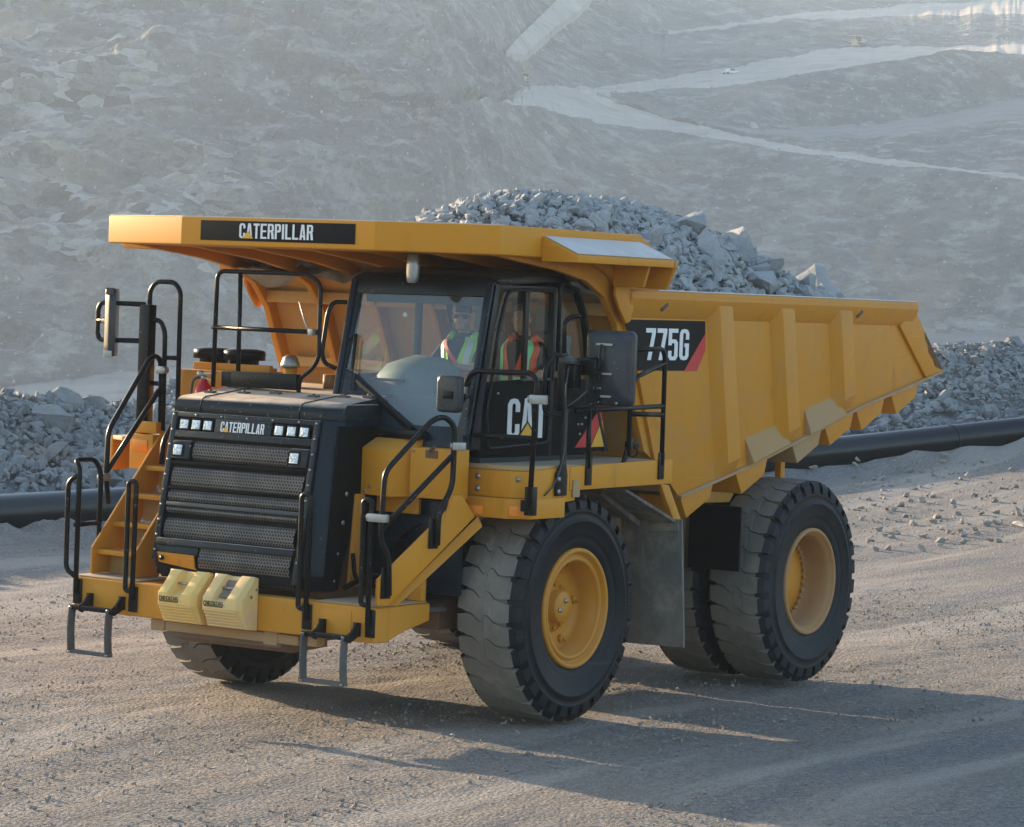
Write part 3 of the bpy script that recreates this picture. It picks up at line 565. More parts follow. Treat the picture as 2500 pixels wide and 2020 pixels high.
RAMP = [((-723.4, -482.5, 69.2), (-754.0, -496.5, 70.9)), ((-759.7, -503.1, 76.3), (-797.1, -520.0, 78.9)), ((-818.1, -535.8, 86.8), (-850.1, -547.5, 89.1)), ((-861.0, -558.6, 95.7), (-906.7, -575.6, 99.7)), ((-912.7, -585.5, 106.7), (-962.4, -604.2, 111.9)), ((-965.9, -613.9, 119.4), (-1003.1, -623.8, 123.4))]
b = MB(); up = Vector((2.6, 1.7, 2.4))
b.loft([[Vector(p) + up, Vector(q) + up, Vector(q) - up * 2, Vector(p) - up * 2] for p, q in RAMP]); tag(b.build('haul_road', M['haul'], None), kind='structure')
def terrain_point(k, i, v, lift=0.0):
    A, B = (np.array([np.interp(i, range(-2, NI - 2), [p[c] for p in KC[kk]]) for c in range(3)]) for kk in (k, k + 1)); return A * (1 - v) + B * v + np.array([0, 0, lift])
rg = np.random.default_rng(11)
pos = []; size = []
for k, n_, i0, i1, s0, s1 in ((2, 900, 0, 13.5, .25, .9), (3, 900, 0, 13.5, .25, 1.0), (9, 600, 0, 13.5, .3, 1.0), (7, 250, 7, 13.5, .3, .9), (5, 120, 9, 13.5, .3, .8), (11, 300, 0, 13, .4, 1.2)):
    for _ in range(n_):
        pos.append(terrain_point(k, rg.uniform(i0, i1), rg.random() ** 1.3)); size.append(s0 + (s1 - s0) * rg.random() ** 4)
heap('scree', np.array(pos), np.array(size), M['rock'], None, rg)
BOULD = [((-710.7, -415.5, 38.4), 2.4, 'big pale boulder alone in the middle of the smooth scree slope'), ((-563.7, -449.7, 48.7), 1.4, 'boulder high on the left rock face, upper one of a close pair'), ((-550.9, -454.8, 45.6), 2.0, 'squarish boulder high on the left rock face, lower one of a close pair'),
    ((-561.9, -409.1, 29.6), 1.4, 'small pale boulder at the foot of the left rock face, above its neighbour'), ((-558.3, -406.3, 25.5), 1.6, 'pale boulder just below another at the foot of the left rock face'), ((-585.5, -403.1, 15.8), 1.0, 'lone light rock low on the slope behind the heaped load'),
    ((-527.5, -407.4, 21.4), 1.7, 'tan boulder on the bench above the truck canopy'), ((-584.1, -416.6, 37.1), 1.6, 'pale boulder under the end of the left rock face'), ((-773.6, -430.7, 54.4), 2.2, 'pale boulder at the foot of the dark bank between the two roads'), ((-705.0, -321.5, 29.7), 1.5, 'pale boulder on the far scree at the right')]
for p, s, lab in BOULD:
    o = bpy.data.objects.new('boulder', ROCKS[int(rg.integers(0, 12))][0]); COL.objects.link(o); o.location = p; o.scale = (s, s, s * 1.1); o.rotation_euler = (rg.uniform(0, 1), rg.uniform(0, 1), rg.uniform(0, 6))
    if not o.data.materials: o.data.materials.append(None)
    o.material_slots[0].link = 'OBJECT'; o.material_slots[0].material = M['rock_load']
    tag(o, lab, 'boulder', 'boulders on the quarry slopes')

# the haze of dust that hangs in the pit
b = MB(); b.box((-1950, -1260, -58), (300, 520, 174)); hz = b.build('haze', [], None)
hm = bpy.data.materials.new('dusty_air'); hm.use_nodes = True; hn = hm.node_tree; hn.nodes.clear()
ho = hn.nodes.new('ShaderNodeOutputMaterial'); hv = hn.nodes.new('ShaderNodeVolumePrincipled'); hv.inputs['Color'].default_value = (*HAZE_COL, 1); hv.inputs['Density'].default_value = HAZE; hv.inputs['Anisotropy'].default_value = 0.2
hn.links.new(hv.outputs[0], ho.inputs['Volume']); hz.data.materials.append(hm); tag(hz, kind='stuff')

# ------------------------------------------------------------------ pipe and the banks of blasted rock behind it
pt = thing('pipeline', 'long black plastic pipe lying along the edge of the haul road', 'pipe', (0, 0, 0))
pts = fillet(PIPE, 4.0, 8)
def along(pts, x0, x1): return [p for p in pts if x1 <= p.x <= x0]
def at_x(x):
    for a, c in zip(pts, pts[1:]):
        if a.x >= x >= c.x: return a.lerp(c, (a.x - x) / (a.x - c.x))
cuts = [60, 27, 10, -5.5, -24.0, -34.6, -50, -64, -94]
for x0, x1 in zip(cuts, cuts[1:]):
    seg = [at_x(x0)] + [p for p in pts if x1 + .05 < p.x < x0 - .05] + [at_x(x1)]
    MB().tube(seg, PR, 36, 0, False).build('pipe_section', M['pipe'], pt)
    if x1 != -94:
        j = at_x(x1); t = (at_x(x1 - .3) - j).normalized(); MB().tube([j - t * .03, j - t * .022, j + t * .022, j + t * .03], PR + .012, 36, 0, True).build('weld_ring', M['pipe'], pt)
CREST = [(60, -12, 2.0), (20, -12.6, 2.0), (8, -15, 2.0), (0, -18.2, 2.1), (-8, -20.2, 2.1), (-13.2, -19.9, 2.05), (-15.25, -18.8, 1.88), (-17.0, -18.6, 1.72), (-18.4, -18.5, 1.66), (-20.0, -18.7, 2.1), (-28, -17.0, 1.7), (-35.9, -14.7, 1.72), (-38.5, -14.4, 2.5), (-41.03, -14.2, 3.05), (-44, -13.4, 3.15), (-48, -10.9, 3.6), (-56, -6, 3.8), (-68, 2, 4.2), (-100, 24, 4.2)]
def bank(name, label, xa, xb, n_ind, seed, xe):
    rg = np.random.default_rng(seed); cx = np.array([c[0] for c in CREST])[::-1]; cy = np.array([c[1] for c in CREST])[::-1]; cz = np.array([c[2] for c in CREST])[::-1]
    t0 = thing(name, label, 'rock bank', ((xa + xb) / 2, float(np.interp((xa + xb) / 2, _px, _py)) - 2.0, 0.0))
    def surf(u, v):
        """u along the pipe, v 0 at the pipe .. 1 crest .. 1.6 down the back"""
        bx = u; by = np.interp(u, _px, _py); bz = np.interp(u, _px, _pz) - PR
        ex = u - 4.2 - 0.10 * (-u - 8); 
        ey = np.interp(ex, cx, cy); ez = np.interp(ex, cx, cz)
        vv = np.minimum(v, 1.0); x = bx + (ex - bx) * v; y0 = by - 0.34; y = y0 + (ey - y0) * v
        z = bz + (ez - bz) * vv ** 0.85 - np.maximum(0, v - 1) * 2.2
        return np.stack([x, y, z], 1)
    U, V = np.meshgrid(np.linspace(xa, xb, 150), np.linspace(-.02, 1.6, 36), indexing='ij'); q = surf(U.ravel(), V.ravel())
    q[:, 2] += 0.10 * fbm(q * 1.5, 4) - 0.16
    n = 36; ii = (np.arange(149)[:, None] * n + np.arange(n - 1)[None]).ravel(); me = bpy.data.meshes.new('rubble_bed')
    me.from_pydata((q - np.array(t0.location)).tolist(), [], np.stack([ii, ii + 1, ii + n + 1, ii + n], 1).tolist()); tag(link('rubble_bed', me, t0, [M['rock']]), kind='stuff')
    def scatter(n, smin, smax, pw, sink):
        u = rg.uniform(min(xa, xb), max(xa, xb), n); v = rg.random(n) ** 0.8 * 1.25; s = smin + (smax - smin) * rg.random(n) ** pw
        v = np.where(v < s * 0.12, s * 0.12 + v, v); p = surf(u, v); p[:, 2] += s * sink; return p, s
    # the bank runs on beyond the view
    Ue, Ve = np.meshgrid(np.linspace(xe, xa if abs(xe - xa) < abs(xe - xb) else xb, 120), np.linspace(-.02, 1.6, 24), indexing='ij'); qe = surf(Ue.ravel(), Ve.ravel()); qe[:, 2] += .10 * fbm(qe * 1.5, 4) - .16
    ie = (np.arange(119)[:, None] * 24 + np.arange(23)[None]).ravel(); me = bpy.data.meshes.new('rubble_bed'); me.from_pydata((qe - np.array(t0.location)).tolist(), [], np.stack([ie, ie + 1, ie + 25, ie + 24], 1).tolist()); tag(link('rubble_bed', me, t0, [M['rock']]), kind='stuff')
    r2 = np.random.default_rng(seed + 50); n2 = 5000; ue = r2.uniform(min(Ue.min(), Ue.max()), Ue.max(), n2); ve = r2.random(n2) ** .8 * 1.25; se = .05 + .30 * r2.random(n2) ** 3
    pe = surf(ue, np.maximum(ve, se * .15)); heap('rubble', pe - np.array(t0.location), se, M['rock'], t0, r2, [(r[1], r[2]) for r in ROCKS[:5]] + CHIPS, .8)
    p, s = scatter(n_ind, .11, .50, 3.4, .10); lay_rocks(p.tolist(), s.tolist(), M['rock'], t0, rg)
    p, s = scatter(9000, .035, .19, 2.0, .05); heap('rubble', p - np.array(t0.location), s, M['rock'], t0, rg, [(r[1], r[2]) for r in ROCKS[:5]] + CHIPS, 0.8)
bank('rock_bank', 'long bank of grey blasted rock behind the pipe, beside the truck front', -4, -24, 300, 21, 55)
bank('rock_bank', 'taller bank of grey blasted rock behind the pipe, beyond the truck tail', -24.2, -48, 300, 22, -92)

# loose stones on the road
n = 130000; x = rg.uniform(-16, 9, n); y = rg.uniform(-13.0, 9, n); ok = (np.interp(x, _px, _py) + .4 < y)
clump = fbm(np.stack([x * .25, y * .9, x * 0], 1), 3); ok &= (clump + rg.normal(0, .35, n) > 0.15); x, y = x[ok], y[ok]; n = len(x)
s = 0.006 + 0.028 * rg.random(n) ** 7; heap('gravel', np.stack([x, y, ground_z(x, y) + s * .1], 1), s, M['gravel'], None, rg)
n = 2600; x = rg.uniform(-34, -10, n); y = np.interp(x, _px, _py) + .6 + rg.random(n) ** .8 * 9 ; ok = (x < -17 - rg.random(n) * 8); x, y = x[ok], y[ok]; n = len(x); s = 0.02 + 0.11 * rg.random(n) ** 3
heap('gravel', np.stack([x, y, ground_z(x, y)], 1), s, M['gravel'], None, rg)
STONES = [((-25.0, -4.65), (.42, .20, .10), 'flat white stone lying alone on the road behind the rear wheel'), ((-24.0, -3.2), (.34, .17, .12), 'long grey stone at the edge of the coarse gravel'), ((-23.0, -4.75), (.11, .10, .09), 'small dark stone behind the rear wheel, short of the flat white one'),
    ((-.35, -1.95), (.055, .05, .04), 'pale stone beside the right front tyre'), ((1.52, .98), (.06, .05, .045), 'round grey stone in the shadow under the front ladder'), ((1.55, 2.1), (.05, .035, .03), 'little white stone lit at the edge of the shadow before the left front tyre')]
for p, s, lab in STONES:
    o = bpy.data.objects.new('stone', ROCKS[int(rg.integers(0, 12))][0]); COL.objects.link(o); o.scale = s; o.location = (p[0], p[1], float(ground_z(p[0], p[1])) + s[2] * .3); o.rotation_euler = (0, 0, rg.uniform(0, 6))
    if not o.data.materials: o.data.materials.append(None)
    o.material_slots[0].link = 'OBJECT'; o.material_slots[0].material = M['rock_load']; tag(o, lab, 'stone', 'loose stones on the haul road')

# ------------------------------------------------------------------ the haul truck
T = thing('haul_truck', 'big yellow mining dump truck with a black cab and grille, loaded with broken rock', 'dump truck', (0, 0, 0))  # most part coordinates taken from image pixels through the fitted camera, baked as metres
Y, YC, YD, BK = M['yellow'], M['yellow_clean'], M['yellow_dusty'], M['black']
def mir(poly): return [(p, -q) for p, q in poly]
# dump body
WALL = [(-0.90, 3.90), (-6.88, 3.90), (-7.70, 3.18), (-7.02, 3.04), (-5.78, 2.80), (-4.58, 2.50), (-3.44, 2.23), (-2.12, 1.97), (-1.66, 2.33), (-1.29, 3.16), (-0.98, 3.67)]
for sgn in (1, -1):
    w = MB(); w.prism(WALL, 'y', sgn * 2.03, sgn * 2.10); wall = w.build('side_wall', Y, T, 0.006)
    b = MB(); prof = [(sgn * a, z) for a, z in ((1.98, 3.92), (2.16, 3.925), (2.19, 3.90), (2.195, 3.84), (2.17, 3.76), (2.102, 3.655), (1.98, 3.655))]
    b.prism(prof, 'x', -0.98, -6.93); b.build('top_rail', Y, wall, 0.022, 3)
    b = MB()
    b.prism([(sgn * 2.172, 3.919), (sgn * 2.0, 3.921), (sgn * 2.0, 3.929), (sgn * 2.168, 3.928)], 'x', -1.5, -6.9); b.build('rail_top_strip', M['pale_plate'], wall)  # pale strip along the rail top
    for x0, zt, zb in ((-2.735, 3.80, 2.13), (-3.995, 3.80, 2.42), (-5.25, 3.80, 2.74)):
        b = MB(); sl = 0.235
        rings = []
        for z, dy, k in ((zb + .02, .02, 1.0), (zb + .16, .105, 1), (zt - .03, .105, 1), (zt, .095, 1)):
            dz = 0 if z > zb + .2 else None
            ring = []
            for dx, yy in ((.245 * k, 0.0), (.125 * k, dy), (-.125 * k, dy), (-.245 * k, 0.0)):
                zz = z if dz == 0 else z + (-dx - .0) * sl * 1.0
                ring.append((x0 + dx - (3.8 - zz) * .19, sgn * (2.095 + yy), zz))
            rings.append(ring)
        b.loft(rings); b.build('rib', Y, wall, 0.012, 2)
    # tail flange, stiffened triangle at the rear
    b = MB(); b.plate([(-6.62, sgn * 2.10, 3.655), (-6.93, sgn * 2.10, 3.86), (-7.70, sgn * 2.10, 3.18), (-7.30, sgn * 2.10, 3.105)], (0, sgn, 0), 0.035); b.build('tail_flange', Y, wall, 0.01)
    b = MB(); b.plate([(-7.21, sgn * 2.137, 3.60), (-7.23, sgn * 2.137, 3.53), (-7.31, sgn * 2.137, 3.45), (-7.33, sgn * 2.137, 3.38), (-7.45, sgn * 2.137, 3.30), (-7.50, sgn * 2.137, 3.23), (-7.62, sgn * 2.137, 3.20), (-7.69, sgn * 2.137, 3.19), (-7.43, sgn * 2.137, 3.41)], (0, sgn, 0), .003); b.build('bare_rust', M['rust'], wall)
    for xx in (-1.62, -5.6):
        b = MB(); b.bar((xx + .06, sgn * 2.168, 3.735), (xx - .03, sgn * 2.186, 3.80), .035, .012, (0, 1, 0)); b.build('rail_slot', M['steel_dirty'], wall, .008)
    # dust-caked wear boxes and the ends of the floor bolsters
    for a in ((-3.38, -4.02, -3.45, -4.20, 2.235, 2.42), (-4.60, -5.22, -4.62, -5.40, 2.505, 2.70)):
        x0, x1, u0, u1, z0, z1 = a; b = MB()
        b.loft([[(x0, sgn * 2.10, z0 + .27), (u0, sgn * 2.185, z0 + .02), (u0, sgn * 2.0, z0 - .08), (x0, sgn * 2.0, z0 + .25)], [(x1, sgn * 2.10, z1 + .21), (u1, sgn * 2.185, z1 + .02), (u1, sgn * 2.0, z1 - .08), (x1, sgn * 2.0, z1 + .2)]]); b.build('wear_box', M['wear'], wall, 0.01)
    b = MB()
    for (xa, za), (xb, zb) in zip(WALL[2:7], WALL[3:8]): b.bar((xa, sgn * 2.09, za - .012), (xb, sgn * 2.09, zb - .012), .11, .028)
    b.build('floor_lip', M['wear'], wall, .006)
bm_ = MB()
fl = [(-1.66, 2.3), (-2.12, 1.99), (-3.44, 2.25), (-4.58, 2.52), (-5.78, 2.82), (-7.7, 3.2), (-7.7, 3.26), (-5.78, 2.9), (-3.4, 2.34), (-2.1, 2.1), (-1.7, 2.42)]
bm_.prism(fl, 'y', -2.03, 2.03); bm_.build('body_floor', M['wear'], T, .004)
for k, (x, z) in enumerate(((-2.55, 1.99), (-3.62, 2.19), (-4.75, 2.47), (-5.45, 2.64), (-6.15, 2.79), (-6.95, 2.95))):
    b = MB(); dz = .235 * .42
    b.prism([(x + .32, z + .03 - dz * .7), (x - .32, z + .03 + dz * .7), (x - .26, z - .09 + dz * .2), (x + .18, z - .19 - dz * .6)], 'y', -2.06, 2.06); b.build('floor_bolster', Y if k != 2 else M['wear'], T, .008)
# front wall of the body and its curved gussets under the canopy
CUR = [(-1.66, 2.33), (-1.30, 3.14), (-1.04, 3.66), (-0.93, 3.80), (-0.74, 3.96), (-0.45, 4.08), (-0.1, 4.15), (0.4, 4.18)]
b = MB(); off = [(x - .06, z + .02) for x, z in CUR]
b.prism(CUR + off[::-1], 'y', -2.03, 2.03); b.build('front_wall', YD, T, .004)
for y in (-2.03, -1.35, -0.68, 0.0, 0.68, 1.35, 2.03):
    g = [(-1.66, 2.33), (-1.52, 2.40), (-1.14, 3.16), (-0.93, 3.60), (-0.70, 3.84), (-0.38, 3.98), (0.1, 4.06), (0.9, 4.14), (1.2, 4.18), (0.4, 4.19), (-0.1, 4.16), (-0.45, 4.09), (-0.74, 3.97), (-0.93, 3.81), (-1.04, 3.67), (-1.30, 3.15)]
    b = MB(); b.prism(g, 'y', y - .035, y + .035); b.build('gusset', Y, T, .008)
b = MB(); b.bar((-0.93, -2.0, 3.72), (-0.93, 2.0, 3.72), .10, .12, (0, 0, 1)); b.build('cross_ledge', YD, T, .015)
b = MB(); b.bar((-1.25, -1.9, 3.08), (-1.25, 1.9, 3.08), .07, .10, (0, 0, 1)); b.build('cross_ledge', YD, T, .015)
for sgn in (1, -1):   # side webs that run from the canopy down to the rail, and the lifting tabs
    b = MB(); b.prism([(1.2, 4.17), (-0.37, 4.14), (-0.68, 4.05), (-0.88, 3.92), (-0.97, 3.70), (-1.30, 3.72), (-1.75, 3.93), (-1.62, 4.16), (-1.0, 4.3)], 'y', sgn * 2.07, sgn * 2.135); b.build('canopy_web', Y, T, .01)
    tab = [(-0.80, 3.99), (-0.93, 3.96), (-1.03, 3.86), (-1.05, 3.74), (-1.00, 3.62), (-0.93, 3.60), (-0.80, 3.74), (-0.72, 3.86), (-0.73, 3.95)]
    b = MB(); b.prism(tab, 'y', sgn * 2.14, sgn * 2.175); b.build('lifting_tab', Y, T, .012)
    b = MB(); b.prism([(-.96, 3.62), (-.88, 3.75), (-.70, 3.90), (-.38, 4.03), (0, 4.09), (1.1, 4.16), (1.1, 4.2), (-1.3, 4.2), (-1.6, 3.95), (-1.3, 3.7)], 'y', sgn * 2.0, sgn * 2.066); b.build('canopy_side_closure', Y, T, .004)
# canopy over the cab
PLAN = [(1.578, -1.09), (1.578, 1.09), (1.285, 2.217), (-1.06, 2.205), (-1.06, -2.205), (1.285, -2.217)]
b = MB(); b.prism(PLAN, 'z', 4.165, 4.426); can = b.build('canopy', YC, T, 0.022, 3, sharp=9)
b = MB(); b.prism([(1.568, -1.085), (1.568, 1.085), (1.277, 2.205), (1.20, 2.2), (1.49, 1.07), (1.49, -1.07), (1.20, -2.2), (1.277, -2.205)], 'z', 4.420, 4.4305); b.build('edge_highlight', M['pale_plate'], can)  # pale strip: the bright highlight on the canopy edge, painted on
for sgn in (1, -1):
    b = MB(); b.prism([(-1.05, 4.43), (-1.18, 4.37), (-1.72, 4.14), (-1.30, 4.10), (-1.0, 4.2)], 'y', sgn * 2.15, sgn * 2.2); b.build('canopy_tail', YC, can, .008)
    b = MB(); prof = [(sgn * 2.215, 4.355), (sgn * 2.60, 4.195), (sgn * 2.60, 4.13), (sgn * 2.215, 4.13)]
    b.prism(prof, 'x', .62, -1.04); brow = b.build('side_brow', YC, can, .012)
    b = MB(); b.plate([(0.60, sgn * 2.235, 4.352), (-1.02, sgn * 2.235, 4.352), (-1.02, sgn * 2.585, 4.2065), (0.60, sgn * 2.585, 4.2065)], (0, sgn * .38, .92), .006); b.build('brow_top', M['pale_plate'], brow)  # pale sheet: dust plus the bright sky reflection, put into the colour
    b = MB(); b.prism([(sgn * 2.20, 4.20), (sgn * 2.60, 4.19), (sgn * 2.60, 4.14), (sgn * 2.50, 3.925), (sgn * 2.2, 3.935)], 'x', -1.05, -1.10); b.build('brow_end_plate', Y, brow, .006)
    b = MB(); b.prism([(sgn * 2.14, 4.15), (sgn * 2.52, 4.14), (sgn * 2.46, 3.94), (sgn * 2.14, 3.94)], 'x', -.72, -.76); b.build('brow_web', Y, brow, .006)
b = MB(); b.plate([(1.5805, -.86, 4.215), (1.5805, .88, 4.215), (1.5805, .88, 4.395), (1.5805, -.86, 4.395)], (1, 0, 0), .004); sg = b.build('name_panel', M['decal_black'], can, .0015)
lettering('lettering', 'CATERPILLAR', (1.586, -.41, 4.24), (0, 1, 0), (0, 0, 1), .135, .83, M['decal_white'], sg)
b = MB(); b.plate([(1.5900, -.375, 4.240), (1.5900, -.245, 4.240), (1.5900, -.31, 4.302)], (1, 0, 0), .003); b.build('triangle_mark', M['decal_yellow'], sg)
# model panel on the left wall
b = MB(); b.plate([(-0.995, 2.1005, 3.64), (-2.50, 2.1005, 3.645), (-2.52, 2.1005, 3.40), (-2.17, 2.1005, 3.165), (-1.285, 2.1005, 3.165)], (0, 1, 0), .004); dp = b.build('model_panel', M['decal_black'], T)
b = MB(); b.plate([(-2.51, 2.106, 3.53), (-2.52, 2.106, 3.36), (-2.37, 2.106, 3.165), (-2.13, 2.106, 3.165)], (0, 1, 0), .002); b.build('red_stripe', M['decal_red'], dp)
lettering('lettering', '775G', (-1.40, 2.1055, 3.265), (-1, 0, 0), (0, 0, 1), .30, .80, M['decal_white'], dp, w=.50, t=.175)
# chassis
b = MB()
for sgn in (1, -1): b.bar((1.75, sgn * .62, 1.25), (-3.0, sgn * .62, 1.25), .22, .5); b.bar((-3.0, sgn * .62, 1.3), (-5.6, sgn * .62, 1.75), .22, .42)
b.bar((1.4, -.62, 1.2), (1.4, .62, 1.2), .3, .4, (0, 0, 1)); b.bar((-1.6, -.62, 1.2), (-1.6, .62, 1.2), .3, .4); b.bar((-4.5, -.62, 1.6), (-4.5, .62, 1.6), .3, .4)
b.build('frame', M['brown'], T, .02)
b = MB(); b.lathe([(.02, -1.3), (.22, -1.2), (.26, -.4), (.46, -.2), (.5, 0), (.46, .2), (.26, .4), (.22, 1.2), (.02, 1.3)], (-4.523, 0, 1.03), (0, 1, 0), 20); b.build('rear_axle', M['brown'], T)
for sgn in (1, -1):
    b = MB(); b.cyl((0, sgn * 1.05, .75), (-.05, sgn * .95, 2.0), .17, 16); b.cyl((0, sgn * 1.35, 1.04), (0, sgn * 1.7, 1.04), .26, 20); b.box((-.35, sgn * .7 - .15, .8), (.35, sgn * .7 + .15, 1.5)); b.build('front_strut', M['brown'], T, .02)
    b = MB(); b.cyl((-1.9, sgn * .95, 1.1), (-3.2, sgn * .95, 2.1), .12, 14); b.build('hoist_cylinder', M['brown'], T)
b = MB(); b.box((1.30, -.75, .70), (2.02, .75, 1.0)); b.prism([(2.0, .78), (2.12, .66), (1.9, .60), (1.4, .62), (1.4, .8)], 'y', -.62, .62); b.build('engine_guard', M['brown'], T, .03)
b = MB(); b.bar((2.04, -.70, .74), (2.04, .80, .74), .10, .09); b.box((1.95, -.86, .69), (2.10, -.70, .80)); b.box((1.95, .42, .66), (2.10, .58, .80)); b.box((1.95, .85, .70), (2.08, 1.0, .80)); b.build('tow_beam', M['wear'], T, .02)
b = MB(); b.cyl((.15, -1.15, .85), (.15, 1.15, .85), .07, 12); b.build('tie_rod', M['brown'], T)
b = MB(); b.box((.55, 1.18, .82), (.95, 1.50, 1.5)); b.build('steering_box', M['brown'], T, .03)
b = MB(); b.box((1.3, -.7, 1.2), (1.62, .7, 2.6)); b.build('radiator_core', M['steel_dirty'], T, .02)
b = MB(); b.box((-.9, -.6, 1.2), (1.3, .6, 2.3)); b.build('engine_block', M['steel_dirty'], T, .04)
# dusty mud flap behind the front wheel with its sloping fender, each side
for sgn in (1, -1):
    b = MB(); b.prism([(sgn * 1.75, 1.74), (sgn * 2.42, 1.78), (sgn * 2.50, .575), (sgn * 1.83, .565)], 'x', -1.66, -1.69); fl_ = b.build('mud_flap', M['flap'], T, .005)
    b = MB(); b.bar((-1.648, sgn * 2.08, 1.68), (-1.648, sgn * 2.40, 1.70), .02, .07); b.build('clamp_bar', M['flap'], fl_, .004)
    b = MB(); b.add([(-.75, sgn * 1.5, 2.06), (-.75, sgn * 2.36, 2.06), (-1.66, sgn * 2.36, 1.74), (-1.66, sgn * 1.5, 1.74), (-.75, sgn * 1.5, 2.09), (-.75, sgn * 2.36, 2.09), (-1.66, sgn * 2.36, 1.77), (-1.66, sgn * 1.5, 1.77)], [(0, 1, 2, 3), (7, 6, 5, 4), (0, 4, 5, 1), (1, 5, 6, 2), (2, 6, 7, 3), (3, 7, 4, 0)])
    for yy in (1.75, 2.05): b.bar((-.8, sgn * yy, 2.03), (-1.5, sgn * yy, 1.72), .03, .05)
    b.build('fender', M['flap'], T, .004)
    b = MB(); b.prism([(-1.40, 2.12), (-1.56, 2.10), (-1.83, 1.74), (-1.86, 1.66), (-1.86, 1.42), (-1.81, 1.36), (-1.80, 1.0), (-1.76, 1.0), (-1.75, 1.5), (-1.71, 1.72)], 'y', sgn * 2.28, sgn * 2.33); b.build('fender_bracket', Y, T, .008)
    b = MB(); b.box((-3.18, sgn * 1.62 if sgn > 0 else -2.2, 1.19), (-3.21, sgn * 2.2 if sgn > 0 else -1.62, 1.83)); b.build('rear_mud_flap', M['black_flat'], T, .006)
    b = MB(); b.prism([(-2.98, 1.84), (-3.84, 1.82), (-3.92, 1.9), (-3.76, 2.14), (-2.6, 2.1), (-2.75, 1.95)], 'y', sgn * 1.45, sgn * 1.70); b.build('body_pivot', YD, T, .012)
b = MB(); b.box((-3.15, 1.0, .66), (-1.75, 1.62, 1.95)); b.build('fuel_tank_blocker', M['brown'], T, .06)  # tank enlarged to block sun and fill out the shadow below the body
b = MB(); b.box((-3.3, -1.85, .60), (-1.5, -1.0, 2.1)); b.build('hydraulic_tank_blocker', M['brown'], T, .06)  # unseen right-hand tank, made larger to block sun passing under the body
b = MB(); b.box((-5.12, 1.55, 2.02), (-5.03, 1.62, 2.62)); b.build('tail_lamp_post', Y, T, .006)

# wheels
TY = [(.53, -.035), (.56, .0), (.62, .018), (.66, .018), (.665, .026), (.68, .026), (.685, .03), (.78, .034), (.785, .040), (.80, .040), (.805, .030), (.87, .016), (.875, .022), (.89, .020), (.90, .006), (.935, -.012), (.96, -.04), (.985, -.09), (1.005, -.16), (1.008, -.31)]
RT, WT = 1.033, 0.62
def tyre(name, c, sgn, mats, parent, seed=0):
    b = MB(); prof = TY + [(r, -WT - w) for r, w in TY[-2::-1]]
    b.lathe(prof[:18], c, (0, sgn, 0), 72, 0); b.lathe(prof[17:len(prof) - 17], c, (0, sgn, 0), 72, 1); b.lathe(prof[len(prof) - 18:], c, (0, sgn, 0), 72, 0)
    n = 31; pitch = 2 * math.pi / n
    LUG = [(.018, .905, 0, .60), (.008, .975, 0, .66), (-.040, 1.026, .02, .72), (-.13, RT, .05, .89), (-.20, RT, .12, .91), (-.255, RT, .36, .95), (-.309, RT, .40, .998)]
    for side in (0, 1):
        for k in range(n):
            th0 = k * pitch + (0.5 * pitch if side else 0); top = []; bot = []
            for w, r, sk, wd in LUG:
                ww = w if not side else -WT - w; s_ = sk * pitch * (1 if not side else -1)
                for hw in (-wd / 2, wd / 2):
                    a = th0 + s_ + hw * pitch
                    for rr, lst in ((r, top), (min(r, .98) - .02, bot)):
                        lst.append((c[0] + rr * math.cos(a), c[1] + sgn * ww, c[2] + rr * math.sin(a)))
            m = len(LUG); vs = top + bot; o = 2 * m
            for i in range(m - 1):
                mi = 0 if i < 2 else 1
                b.add([vs[j] for j in (2 * i, 2 * i + 1, 2 * i + 3, 2 * i + 2)], [(0, 1, 2, 3)], mi)
                for e in (0, 1): b.add([vs[j] for j in (2 * i + e, 2 * i + 2 + e, o + 2 * i + 2 + e, o + 2 * i + e)], [(0, 1, 2, 3)], mi)
            b.add([vs[j] for j in (0, 1, o + 1, o)], [(0, 1, 2, 3)], 0); i = 2 * m - 2; b.add([vs[j] for j in (i, i + 1, o + i + 1, o + i)], [(0, 1, 2, 3)], 1)
    o = b.build(name, mats, parent); return o
